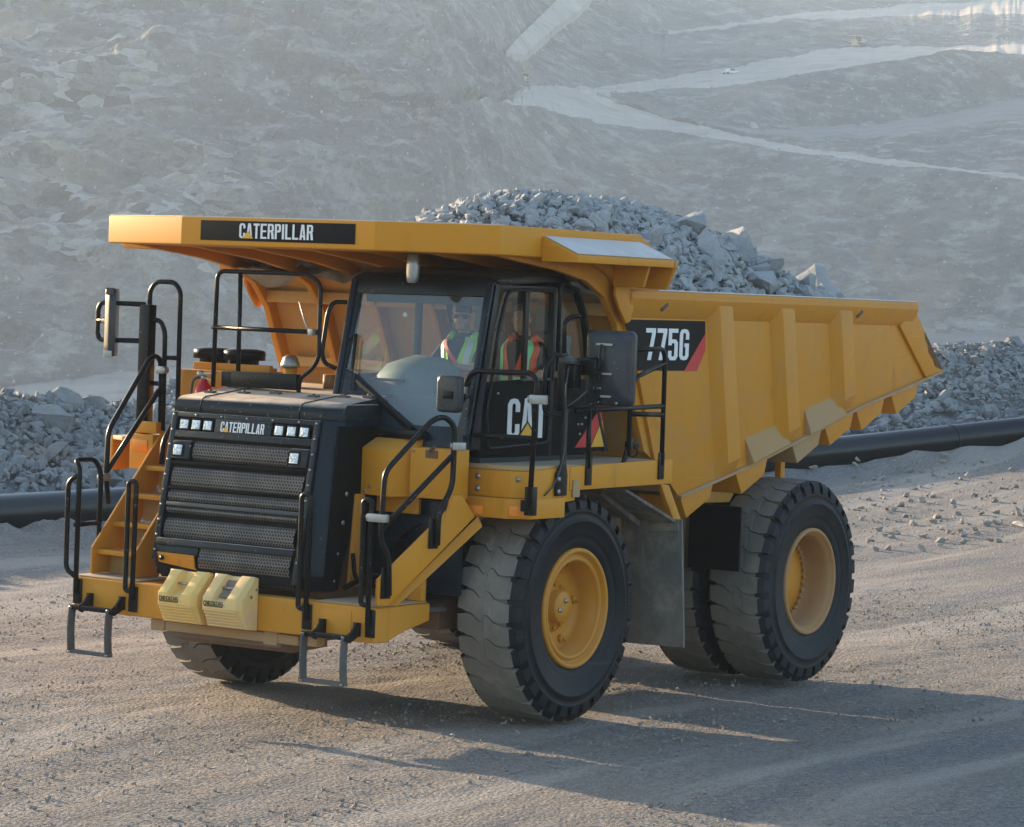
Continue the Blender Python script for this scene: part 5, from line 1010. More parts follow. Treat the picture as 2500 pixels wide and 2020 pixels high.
b = MB(); b.cyl((1.03, -2.46, 3.43), (1.03, -2.36, 3.43), .03, 10); b.build('mirror_joint', M['steel_dirty'], mast)

# ------------------------------------------------------------------ cab
WX = lambda z: 1.15 - (z - 2.6) * 0.218           # leaning windscreen plane
NAV = M['navy']
b = MB()   # roof, crowned and rounded
rings = []
for x, zt in ((.88, 3.92), (.84, 3.985), (.74, 4.025), (.2, 4.05), (-.22, 4.055), (-.38, 4.01), (-.52, 3.90)):
    rings.append([(x, .36, 3.90 if x < .8 else zt - .04), (x, .36, zt - .04), (x, .46, zt), (x, 1.80, zt), (x, 1.90, zt - .04), (x, 1.90, 3.90 if x < .8 else zt - .04)])
b.loft(rings); roof = b.build('cab_roof', M['black'], T, .01, sharp=35)
def side(y0, y1, nm, door):
    b = MB()
    b.prism([(1.17, 2.45), (1.20, 2.58), (.90, 3.92), (.76, 3.92), (.86, 3.45), (.98, 2.80), (1.0, 2.45)], 'y', y0, y1)   # front pillar
    b.prism([(-.10, 3.90), (-.16, 3.90), (-.16, 2.36), (-.10, 2.36)], 'y', y0, y1)
    b.prism([(.76, 3.92), (-.30, 3.985), (-.46, 3.93), (-.50, 3.86), (.775, 3.86)], 'y', y0, y1)
    b.prism([(-.46, 3.93), (-.56, 3.87), (-.67, 3.70), (-.76, 3.46), (-.84, 3.05), (-1.15, 2.40), (-1.08, 2.40), (-.78, 3.05), (-.70, 3.46), (-.62, 3.68), (-.50, 3.86)], 'y', y0, y1)
    o = b.build(nm, NAV, T, .012)
    b = MB(); b.prism([(1.0, 2.40), (.955, 3.05), (-.16, 3.09), (-.80, 3.07), (-1.13, 2.42), (-.16, 2.36)], 'y', y0 + .006, y1 - .006); lp = b.build('cab_side_panel', M['black_flat'], T, .006)
    b = MB(); b.add([(x, (y0 + y1) / 2, z) for x, z in ((.97, 3.052), (.88, 3.45), (.80, 3.86), (-.10, 3.86), (-.10, 3.092))], [(0, 1, 2, 3, 4)]); b.build('side_window', M['glass'], T)
    b = MB(); b.add([(x, (y0 + y1) / 2, z) for x, z in ((-.165, 3.095), (-.165, 3.86), (-.50, 3.86), (-.62, 3.68), (-.70, 3.46), (-.785, 3.075))], [(0, 1, 2, 3, 4, 5)]); b.build('rear_quarter_window', M['glass'], T)
    return o, lp
sl, lp = side(1.84, 1.90, 'cab_side_frame', True); side(.36, .42, 'cab_side_frame', False)
b = MB(); b.tube(fillet([(.86, 1.905, 3.10), (.80, 1.905, 3.48), (.66, 1.905, 3.86), (.45, 1.905, 3.875), (-.09, 1.905, 3.875), (-.085, 1.905, 2.5), (.90, 1.905, 2.46), (.93, 1.905, 2.8), (.86, 1.905, 3.12)], .08), .018, 6); b.build('door_seal', M['black'], T)
tubes('window_trim', M['steel_dirty'], T, [[(-.12, 1.912, 3.06), (-.115, 1.912, 3.90)]], .012)
tubes('window_trim', M['black'], T, [[(-.19, 1.912, 3.15), (-.18, 1.912, 3.93), (-.30, 1.912, 3.965), (-.46, 1.912, 3.90), (-.60, 1.912, 3.70), (-.72, 1.912, 3.35), (-.80, 1.912, 3.05)]], .02, .08)
b = MB(); b.bar((.35, 1.90, 3.88), (.35, 1.90, 3.05), .065, .03, (0, 1, 0)); b.build('window_bar', M['black'], T, .006)
b = MB(); b.bar((.40, 1.915, 3.07), (-.05, 1.915, 3.075), .03, .02, (0, 0, 1)); b.build('door_handle', M['steel_dirty'], T, .006)
lettering('lettering', 'CAT', (.585, 1.9005, 2.545), (-1, 0, 0), (0, 0, 1), .36, .64, M['decal_white'], lp, w=.42, t=.15, gap=.05)
b = MB(); b.plate([(.435, 1.9035, 2.542), (.085, 1.9035, 2.542), (.262, 1.9035, 2.705)], (0, 1, 0), .0015); b.build('triangle_outline', M['decal_black'], lp); b = MB(); b.plate([(.405, 1.9055, 2.543), (.115, 1.9055, 2.543), (.262, 1.9055, 2.680)], (0, 1, 0), .0015); b.build('triangle_mark', M['decal_yellow'], lp)
b = MB(); b.plate([(-.56, 1.8955, 2.445), (-.83, 1.8955, 2.445), (-1.02, 1.8955, 2.72), (-.985, 1.8955, 2.80), (-.955, 1.8955, 2.79)], (0, 1, 0), .003); b.build('red_stripe', M['decal_red'], lp)
b = MB(); b.plate([(-.84, 1.8955, 2.445), (-1.10, 1.8955, 2.445), (-1.02, 1.8955, 2.70)], (0, 1, 0), .003); b.build('yellow_stripe', M['decal_yellow'], lp)
b = MB()
for x, z in ((-.72, 2.72), (-.66, 2.66), (-.60, 2.66), (-.63, 2.57), (.75, 2.95), (-.78, 2.71), (-.75, 2.56)): b.ball((x, 1.899, z), .014, 5)
b.build('rivets', M['galv'], T)['kind'] = 'stuff'
# front of the cab
WS = [(.47, 3.79), (1.82, 3.80), (1.83, 3.10), (1.76, 2.64), (1.25, 2.63), (.62, 3.03), (.44, 3.10)]
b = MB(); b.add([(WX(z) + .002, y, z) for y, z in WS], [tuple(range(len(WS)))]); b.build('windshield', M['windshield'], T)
def wplate(pts, m, nm='cab_front_panel', th=.05, off=-.03): b = MB(); b.plate([(WX(z) + off, y, z) for y, z in pts], (1, 0, .218), th); return b.build(nm, m, T, .008)
wplate([(.36, 3.92), (.36, 3.78), (1.90, 3.79), (1.90, 3.93)], M['black'], 'windshield_header')
wplate([(.36, 3.79), (.36, 2.56), (.44, 2.56), (.44, 3.10), (.475, 3.79)], NAV, 'front_pillar')
wplate([(1.90, 3.80), (1.815, 3.80), (1.825, 3.10), (1.755, 2.64), (1.755, 2.45), (1.90, 2.45)], NAV, 'front_pillar')
wplate([(.44, 3.10), (.44, 2.50), (1.25, 2.50), (1.25, 2.63), (.62, 3.03)], NAV)
wplate([(1.25, 2.63), (1.25, 2.45), (1.755, 2.45), (1.755, 2.64)], NAV)
b = MB(); b.bar((WX(3.02) + .03, .60, 3.00), (WX(2.6) + .05, 1.30, 2.60), .05, .05); b.build('windshield_sill', M['black'], T, .01)
b = MB(); b.box((1.12, .95, 2.52), (1.30, 1.45, 2.60)); b.build('cowl', M['black'], T, .02)
b = MB(); b.bar((WX(3.35) + .05, .52, 3.40), (WX(2.95) + .06, .57, 2.92), .012, .02); b.bar((WX(3.45) + .03, .50, 3.42), (WX(3.1) + .03, .53, 3.10), .03, .012); b.bar((WX(3.4) + .04, .52, 3.42), (WX(3.35) + .04, .42, 3.36), .012, .012); b.build('wiper', M['black'], T, .003)
tubes('grab_rail', HB, T, [[(.93, .34, 3.70), (.98, .22, 3.70), (1.03, .20, 3.60), (1.10, .20, 3.22), (1.10, .24, 3.14), (1.06, .34, 3.10)]], .021, .05)
b = MB(); b.bar((1.06, .40, 3.12), (1.04, .40, 3.1), .03, .02); b.build('grab_foot', HB, T)
b = MB()
for k in range(14): z = 3.75 - k * .085; b.ball((WX(z) + .024, 1.862 - .003 * k, z), .008, 4)
b.build('pillar_bolts', M['galv'], T)['kind'] = 'stuff'
b = MB(); b.box((-.88, .36, 2.30), (1.0, 1.90, 2.38)); b.build('cab_floor', M['interior_dark'], T)
b = MB(); b.prism([(.42, 2.38), (1.84, 2.38), (1.84, 3.02), (.42, 3.02)], 'x', -.80, -.84); b.prism([(.42, 3.02), (.55, 3.02), (.55, 3.85), (.42, 3.85)], 'x', -.62, -.68); b.prism([(1.10, 3.02), (1.22, 3.02), (1.22, 3.88), (1.10, 3.88)], 'x', -.62, -.68); b.build('cab_rear_wall', M['interior_dark'], T, .01)
# inside the cab
b = MB(); rings = []
for y, s in ((.46, .35), (.60, .75), (.85, 1.0), (1.15, .95), (1.30, .6), (1.36, .2)):
    rings.append([(.55 + .30 * s * math.cos(a), y, 2.95 + (.30 * s * math.sin(a) if a < 3.2 else .38 * s * math.sin(a))) for a in [k * math.pi / 8 for k in range(16)]])
b.loft(rings, 0, True, True, True); b.build('dash_panel', M['dash'], T)
b = MB(); b.box((.52, .75, 2.45), (.86, 1.75, 2.92)); b.build('dash_base', M['dash'], T, .06, 3)
b = MB(); b.box((.84, .62, 3.005), (.90, .95, 3.03)); b.build('dash_vent', M['interior_dark'], T, .004)
b = MB(); c = Vector((.42, .92, 3.13)); nx_ = Vector((-.45, 0, .9)).normalized(); e1 = Vector((0, 1, 0)); e2 = nx_.cross(e1)
b.tube([c + (e1 * math.cos(2 * math.pi * k / 24) + e2 * math.sin(2 * math.pi * k / 24)) * .2 for k in range(25)], .017, 8)
for k in range(3): a = 2.1 * k + .5; b.tube([c - nx_ * .03, c + (e1 * math.cos(a) + e2 * math.sin(a)) * .19], .012, 6)
b.cyl(c - nx_ * .03, c - nx_ * .35, .03, 10); b.build('steering_wheel', M['interior_dark'], T)
def seat(x, y, h=.0):
    b = MB(); b.box((x - .22, y - .24, 2.66 + h), (x + .26, y + .24, 2.80 + h)); s = b.build('seat', M['interior_dark'], T, .05, 3)
    b = MB(); b.prism([(x - .20, 2.80 + h), (x - .32, 3.42 + h), (x - .42, 3.42 + h), (x - .32, 2.72 + h)], 'y', y - .24, y + .24); b.build('seat_back', M['interior'], s, .04, 3)
    b = MB(); b.prism([(x - .31, 3.44 + h), (x - .34, 3.66 + h), (x - .43, 3.66 + h), (x - .42, 3.42 + h)], 'y', y - .14, y + .14); b.build('headrest', M['interior'], s, .03, 3)
    b = MB(); b.box((x - .18, y - .16, 2.38), (x + .18, y + .16, 2.66 + h)); b.build('seat_base', M['interior_dark'], s, .02)
seat(-.10, .95, .06); seat(-.16, 1.58, .06)
b = MB(); b.box((.78, .47, 3.715), (.82, 1.80, 3.82)); b.build('visor_dark_band', M['interior_dark'], T, .01)  # visor drawn down as a dark stand-in for the canopy's reflection
b = MB(); b.cyl((.86, .935, 3.61), (.85, .935, 3.61), .022, 14); b.build('inspection_sticker', M['decal_white'], T)

# ------------------------------------------------------------------ the two people in the cab
def skin_mesh(name, chains, mat, parent, root=(0, 0, 0), lev=2):
    """grow one continuous surface round connected bones: chains of (point, radius); shared points join"""
    vs = []; rs = []; es = []; idx = {}
    def vid(p, r):
        k = tuple(round(q, 4) for q in p)
        if k not in idx: idx[k] = len(vs); vs.append(p); rs.append(r)
        return idx[k]
    for ch in chains:
        ids = [vid(p, r) for p, r in ch]; es += list(zip(ids, ids[1:]))
    me = bpy.data.meshes.new(name); me.from_pydata(vs, es, []); o = bpy.data.objects.new(name, me); COL.objects.link(o)
    sk = o.modifiers.new('skin', 'SKIN'); sk.use_smooth_shade = True; sk.branch_smoothing = 0.4
    for k, r in enumerate(rs):
        me.skin_vertices[0].data[k].radius = r if isinstance(r, tuple) else (r, r); me.skin_vertices[0].data[k].use_root = (k == 0)
    sb = o.modifiers.new('sub', 'SUBSURF'); sb.levels = lev; sb.render_levels = lev
    dg = bpy.context.evaluated_depsgraph_get(); new = bpy.data.meshes.new_from_object(o.evaluated_get(dg)); bpy.data.objects.remove(o)
    return new
def hand(wr, d, up, sgn, closed=0.6):
    """five finger chains rooted in a palm; d points along the fingers, up out of the back of the hand"""
    d, up = Vector(d).normalized(), Vector(up).normalized(); sd = d.cross(up); w = Vector(wr); palm = w + d * .05
    ch = [[(tuple(w), .026), (tuple(palm), (.036, .02))]]
    for k, L in zip((-1.5, -.5, .5, 1.5), (.062, .075, .08, .068)):
        q = palm + sd * k * .019 + d * .03; r1 = q + d * L * .45 - up * closed * .015; r2 = r1 + d * L * .25 - up * closed * .04; ch.append([(tuple(palm), (.036, .02)), (tuple(q), .0095), (tuple(r1), .0088), (tuple(r2), .0075)])
    q = w + d * .03 - sd * sgn * .03; ch.append([(tuple(palm), (.036, .02)), (tuple(q), .012), (tuple(q + d * .03 - sd * sgn * .018 - up * .02), .0095)])
    return ch
def person(name, label, x, y, zs, vestm, tapem, cap, turn, arms, belt):
    """seated figure facing forward; zs is the seat height"""
    P = thing(name, label, 'person', (x, y, zs)); V = Vector
    pel = (0, 0, .12); wa = (-.02, 0, .28); chs = (-.05, 0, .46); nk0 = (-.05, 0, .57); nk = (-.04, 0, .625); hd = (-.015, 0, .70)
    body = [[(pel, (.17, .13)), (wa, (.17, .13)), (chs, (.175, .125)), (nk0, (.10, .075)), (nk, .056), (hd, .06)]]
    for s in (1, -1):
        k = 's' if s > 0 else 'm'; el, wr, hdir, hup = arms[s]
        body.append([(chs, (.175, .125)), ((-.05, s * .165, .515), .066), ((-.04, s * .205, .47), .058), (el, .043), (wr, .029)])
        body += hand(wr, hdir, hup, s)
        body.append([(pel, (.17, .13)), ((.08, s * .10, .10), .095), ((.44, s * .13, .12), .068), ((.50, s * .13, -.28), .05), ((.60, s * .13, -.32), .04)])
    me = skin_mesh(name + '_body', body, None, P); bo = link('body', me, P, [M['shirt'], M['skin'], M['trouser']])
    for p in me.polygons:
        c = p.center
        arm = abs(c.y) > .20 and c.z < .40 and c.x > -.02
        bare = False
        for s in (1, -1):
            el, wr = V(arms[s][0]), V(arms[s][1]); t = max(0, min(1.6, (c - el).dot(wr - el) / (wr - el).length_squared))
            if (c - el.lerp(wr, t)).length < .065 and t > -.05 + .0 and c.x > .0: bare = True
        p.material_index = 1 if (c.z > .60 or bare) else (2 if c.z < .16 and not bare else 0)
    # head: skull, jaw, nose, ears as one surface
    H = V((.01, 0, .755)); rot = Matrix.Rotation(turn, 3, 'Z'); b = MB(); rings = []
    prof = [(-.128, .030, .030, .052), (-.118, .050, .048, .046), (-.095, .066, .060, .038), (-.06, .074, .070, .026), (-.02, .080, .075, .012), (.03, .086, .077, .004), (.07, .084, .074, -.002), (.10, .070, .062, -.006), (.12, .045, .04, -.008), (.128, .012, .012, -.008)]
    for z, rx, ry, ox in prof:
        ring = []
        for k in range(28):
            a = 2 * math.pi * k / 28; px, py = ox + rx * math.cos(a), ry * math.sin(a)
            if abs(a) < .25 or a > 2 * math.pi - .25:
                if -.05 < z < .0: px += .022 * (1 - abs(z + .03) / .05)          # nose
            ring.append(H + rot @ V((px, py, z)))
        rings.append(ring)
    b.loft(rings, 0, True, True, True)
    for s in (1, -1): b.ball(H + rot @ V((-.005, s * .078, -.015)), .028, 6, 0, (.7, .35, 1.1))
    hd_ = b.build('head', M['skin'], P)
    b = MB(); b.add([H + rot @ V(q) for q in ((.092, -.024, -.073), (.096, 0, -.070), (.092, .024, -.073), (.090, .02, -.082), (.093, 0, -.084), (.090, -.02, -.082))], [(0, 1, 4, 5), (1, 2, 3, 4)]); b.build('mouth', M['belt_red'], hd_)
    if cap:
        b = MB(); b.lathe([(.088, .03), (.092, .05), (.086, .09), (.066, .125), (.035, .14), (.001, .143)], H + V((-.004, 0, 0)), (0, 0, 1), 20); b.add([H + rot @ V(q) for q in ((.075, -.06, .045), (.13, -.045, .035), (.15, 0, .034), (.13, .045, .035), (.075, .06, .045), (.085, 0, .055))], [(0, 1, 2, 3, 4, 5)]); b.build('cap', M['soot_cap'], P)
        b = MB(); b.tube([H + rot @ V((.09 * math.cos(a), .082 * math.sin(a), -.004 + .004 * math.cos(a))) for a in [k * .2 - 1.6 for k in range(17)]], .005, 6)
        for s in (1, -1): b.obox(H + rot @ V((.094, s * .034, -.006)), rot @ V((.004, 0, 0)), rot @ V((-.006 * s, .027, 0)), (0, 0, .018))
        b.build('sunglasses', M['decal_black'], P, .003)
        b = MB(); b.lathe([(.045, -.135), (.062, -.12), (.077, -.09), (.078, -.07)], H + rot @ V((.022, 0, 0)), (0, 0, 1), 20); b.build('beard', M['hair'], P)
    else:
        b = MB(); rings = []
        for z, r in ((.0, .083), (.05, .092), (.09, .084), (.12, .056), (.134, .015)): rings.append([H + rot @ V((-.012 + (r + .004) * math.cos(a), .93 * r * math.sin(a), z + (.045 if math.cos(a) > .3 else -.02) * (1 - z / .134))) for a in [k * .3142 for k in range(20)]])
        b.loft(rings, 0, True, True, True); b.build('hair', M['hair'], P)
        b = MB()
        for s in (1, -1): b.ball(H + rot @ V((.084, s * .03, -.002)), .012, 6)
        b.build('eyes', M['decal_white'], P); b = MB()
        for s in (1, -1): b.ball(H + rot @ V((.0945, s * .03, -.002)), .0055, 5)
        b.build('pupils', M['decal_black'], P)
    # vest: a shell round the trunk with an open front
    def shell(t, z, grow): # t angle from the front, z height
        f = max(0, min(1, (z - .12) / .42)); rx = .145 + .01 * math.sin(f * 3.1) + grow; ry = .185 + .03 * f + grow - .10 * max(0, (z - .50) / .08)
        cx = -.01 - .045 * f; rx2 = rx * (1 - .35 * max(0, (z - .50) / .1)); return V((cx + rx2 * math.cos(t), ry * math.sin(t), z))
    def sheet(t0, t1, z0, z1, grow, m, nm, par, nz=8, n_t=10, vneck=0.0):
        b = MB(); th = .006; g = []
        for i in range(nz + 1):
            z = z0 + (z1 - z0) * i / nz; op = vneck * max(0, (z - .26) / .3); a0 = t0 + (op if t0 > 0 else -op) if abs(t0) < abs(t1) else t0
            g.append([shell(a0 + (t1 - a0) * j / n_t, z, grow) for j in range(n_t + 1)])
        b.loft(g, 0, False, False, True); return b.build(nm, m, par)
    vest = sheet(.10, 3.14, .15, .565, .022, vestm, 'vest', P, 10, 14, .42); sheet(-.10, -3.14, .15, .565, .022, vestm, 'vest_panel', vest, 10, 14, .42)
    for s in (1, -1):
        b = MB(); g = []
        for i in range(9):
            z = .20 + .36 * i / 8; c_ = .62 if i < 5 else .62 + .04 * (i - 4); g.append([shell(s * (c_ + d_), z, .028) for d_ in (-.14, 0, .14)])
        b.loft(g, 0, False, False, True); b.build('reflective_tape', tapem, vest)
        b = MB(); g = [[shell(s * (.12 + 1.4 * j / 8), z, .029) for j in range(9)] for z in (.175, .225)]; b.loft(g, 0, False, False, True); b.build('reflective_tape', tapem, vest)
        b = MB(); p = []  # shoulder straps
        b.tube([(.055 - .03, s * .125, .535), (-.04, s * .125, .592), (-.14, s * .12, .54)], .030, 8); b.build('shoulder', vestm, vest)
    if belt:
        b = MB(); g = []
        for i in range(11):
            f = i / 10; t = -.75 + 1.5 * f; z = .56 - .38 * f; g.append([shell(t, z + .03, .034), shell(t, z - .03, .034)])
        b.loft(g, 0, False, False, True); b.build('seat_belt', M['belt_red'], P)
    return P
M['soot_cap'] = plain('dark_brown_cap', (0.05, 0.026, 0.016), 0.45)
person('person', 'driver in dark cap, sunglasses and lime safety vest with a red seat belt', -.03, .955, 2.86, M['vest_lime'], M['tape_silver'], True, .45,
       {1: ((.16, .25, .27), (.36, .13, .30), (1, -.35, .1), (0, 0, 1)), -1: ((.14, -.27, .27), (.36, -.15, .32), (1, .3, .1), (0, 0, 1))}, True)
person('person', 'grey-haired passenger in an orange safety vest behind the cab side window', -.08, 1.58, 2.86, M['vest_orange'], M['tape_green'], False, .5,
       {1: ((.06, .27, .24), (.28, .16, .17), (1, -.5, -.1), (0, 0, 1)), -1: ((.06, -.26, .24), (.28, -.15, .17), (1, .5, -.1), (0, 0, 1))}, False)

# ------------------------------------------------------------------ mirrors and the post on the left platform
b = MB(); b.prism([(.42, 2.07), (.60, 2.07), (.60, 2.26), (.53, 2.36), (.53, 3.18), (.45, 3.18), (.45, 2.36), (.42, 2.26)], 'y', 2.435, 2.455); post = b.build('mirror_post', HB, T, .006)
b = MB()
for z in (2.11, 2.22): b.cyl((.565, 2.455, z), (.565, 2.465, z), .022, 10)
b.build('post_bolts', M['galv'], post)['kind'] = 'stuff'
b = MB(); b.box((.43, 2.36, 2.80), (.50, 2.44, 3.30)); b.box((.36, 2.34, 3.02), (.48, 2.52, 3.24)); b.build('mirror_mount', HB, post, .012)
tubes('mirror_arm', HB, post, [[(.46, 2.42, 3.22), (.38, 2.52, 3.28), (.22, 2.60, 3.28)]], .02, .05); tubes('mirror_arm', HB, post, [[(.46, 2.42, 2.86), (.36, 2.56, 2.86), (.22, 2.62, 2.93)]], .02, .05); tubes('mirror_arm', HB, post, [[(.46, 2.40, 3.25), (.46, 2.38, 3.60), (.40, 2.42, 3.66), (.32, 2.46, 3.66)]], .02, .05)
b = MB(); rings = []
def rr(x, ins, dz=0): # rounded rectangle in the mirror's plane
    y0, y1, z0, z1 = 2.455 + ins, 2.925 - ins, 2.875 + ins, 3.545 - ins; r = .055; P = []
    for cy, cz, a0 in ((y1 - r, z1 - r, 0), (y0 + r, z1 - r, 90), (y0 + r, z0 + r, 180), (y1 - r, z0 + r, 270)):
        for k in range(5): a = R(a0 + k * 22.5); P.append((x + (cy + r * math.cos(a) - 2.69) * -.12, cy + r * math.cos(a), cz + r * math.sin(a)))
    return P
b.loft([rr(.12, .012), rr(.125, 0), rr(.165, 0), rr(.185, .02), rr(.20, .06)]); lm = b.build('side_mirror', M['mirror_back'], post, .004)
b = MB(); b.loft([rr(.117, .02), rr(.119, .02)]); b.build('mirror_face', M['chrome'], post)
b = MB()
for y, z, L in ((2.58, 3.42, .16), (2.64, 3.16, .10), (2.57, 3.03, .07), (2.64, 2.96, .10)): b.bar((.215 - (y - 2.69) * .12, y, z), (.215 - (y + L - 2.69) * .12, y + L, z), .018, .018, (1, 0, 0))
for y, z in ((2.52, 3.25), (2.60, 3.25), (2.52, 3.19), (2.60, 3.19), (2.62, 2.91), (2.80, 2.905)): b.ball((.225 - (y - 2.69) * .12, y, z), .014, 5)
b.build('mirror_screws', M['galv'], post)['kind'] = 'stuff'
b = MB(); b.box((.24, 2.46, 3.14), (.32, 2.64, 3.28)); b.cyl((.28, 2.64, 3.2), (.24, 2.64, 3.42), .012, 8); b.cyl((.27, 2.60, 2.98), (.25, 2.64, 3.18), .012, 8); b.build('mirror_hinge', HB, post, .01)
b = MB(); b.lathe([(.07, 0), (.085, .02), (.085, .035), (.06, .06), (.001, .07)], (.50, 2.46, 3.24), (0, 0, 1), 20); b.build('marker_lamp', M['glass_lamp'] if 'glass_lamp' in M else M['steel_dirty'], post)
b = MB(); b.tube(fillet([(.50, 2.47, 3.2), (.54, 2.47, 3.0), (.50, 2.475, 2.7), (.52, 2.47, 2.4), (.62, 2.45, 2.17), (.76, 2.44, 2.08)], .12), .008, 6); b.tube(fillet([(.30, 2.55, 3.0), (.44, 2.50, 2.9), (.50, 2.47, 2.86)], .05), .007, 6); b.build('mirror_cable', M['steel_dirty'], post)
b = MB(); b.lathe([(.05, -.06), (.05, -.02), (.034, -.02), (.034, -.05)], (-.93, 2.30, 2.42), (.8, .5, 0), 16); b.box((-.97, 2.24, 2.46), (-.88, 2.34, 2.52)); b.build('hook_lamp', HB, T, .006)
# small round-cornered mirror on the stair post
b = MB(); ringf = lambda x, ins: [(x, cy + (.045) * math.cos(R(a)) * 1, cz + .045 * math.sin(R(a))) for cy, cz, a0 in ((1.965 - ins, 3.06 - ins, 0), (1.80 + ins, 3.06 - ins, 90), (1.80 + ins, 2.825 + ins, 180), (1.965 - ins, 2.825 + ins, 270)) for a in (a0, a0 + 30, a0 + 60, a0 + 90)]
sx = 1.30
off = -.078
b.loft([[(x, y + off - .02, z) for x, y, z in ringf(sx, .0)], [(x, y + off - .02, z) for x, y, z in ringf(sx + .05, 0)], [(x, y + off - .02, z) for x, y, z in ringf(sx + .07, .02)]]); sm = b.build('blind_spot_mirror', M['mirror_back'], T, .006)
b = MB(); b.bar((sx + .07, 1.87 + off, 2.93), (1.10, 1.80, 2.93), .03, .03); b.box((sx + .07, 1.82 + off, 2.90), (sx + .085, 1.92 + off, 2.97)); b.build('mirror_clamp', M['black'], sm, .006)
clamp((1.10, 1.77, 2.96), (1.10, 1.82, 2.96), .06, .09)
# mirror under the canopy edge
b = MB(); rings = []
for z, w in ((3.895, .03), (3.91, .055), (3.95, .068), (4.05, .072), (4.15, .062)): rings.append([(1.22, 1.26 - w, z), (1.25, 1.26 - w * .7, z), (1.26, 1.26, z), (1.25, 1.26 + w * .7, z), (1.22, 1.26 + w, z)])
b.loft(rings, 0, True, True, True); cm = b.build('canopy_mirror', M['mirror_shell'], T)

# ------------------------------------------------------------------ the load
rg = np.random.default_rng(41)
L0 = thing('rock_load', 'high heap of pale broken rock filling the yellow truck body', 'rock heap', (-3.5, 0, 2.9))
LX = [-8.0, -7.5, -6.9, -6.0, -5.3, -4.6, -3.3, -2.6, -1.8, -1.2, -.6, -.2]; LZ = [3.4, 3.75, 4.05, 4.36, 4.68, 4.80, 4.84, 4.84, 4.68, 4.42, 4.10, 3.95]
def load_z(x, y):
    top = np.interp(x, LX, LZ); edge = np.interp(x, [-8, -7.2, -6.2, -1.2, -.2], [3.2, 3.45, 3.78, 3.80, 4.10]); f = np.clip(np.abs(y + .15) / 1.98, 0, 1)
    return edge + (top - edge) * (1 - f ** 1.7)
U, V = np.meshgrid(np.linspace(-7.7, -.3, 90), np.linspace(-2.02, 2.02, 50), indexing='ij'); q = np.stack([U.ravel(), V.ravel(), load_z(U.ravel(), V.ravel())], 1); q[:, 2] += .07 * fbm(q * 2.2, 4) - .10
ii = (np.arange(89)[:, None] * 50 + np.arange(49)[None]).ravel(); me = bpy.data.meshes.new('rubble_bed'); me.from_pydata((q - np.array(L0.location)).tolist(), [], np.stack([ii, ii + 50, ii + 51, ii + 1], 1).tolist()); tag(link('rubble_bed', me, L0, [M['rock_load']]), kind='stuff')
big = [(-4.55, .75, .36), (-5.15, .95, .34), (-6.75, .95, .42), (-5.0, 1.35, .26), (-4.05, 1.25, .26), (-2.4, .9, .20), (-3.1, 1.1, .2), (-6.4, 1.35, .24), (-5.7, 1.5, .24), (-4.5, 1.6, .28), (-6.75, 1.6, .26)]
p = [(x, y, float(load_z(x, y)) + s * .25) for x, y, s in big]; lay_rocks(p, [s for *_, s in big], M['rock_load'], L0, rg)
n = 289; x = rg.uniform(-7.0, -.8, n); y = -1.9 + 3.8 * rg.random(n) ** .7; s = .06 + .13 * rg.random(n) ** 2.4; lay_rocks(np.stack([x, y, load_z(x, y) + s * .15], 1).tolist(), s.tolist(), M['rock_load'], L0, rg)
n = 9000; x = rg.uniform(-7.3, -.5, n); y = rg.uniform(-1.97, 1.97, n); s = .025 + .085 * rg.random(n) ** 1.8; heap('rubble', np.stack([x, y, load_z(x, y) + s * .1], 1) - np.array(L0.location), s, M['rock_load'], L0, rg, [(r[1], r[2]) for r in ROCKS[:4]] + CHIPS, .9)

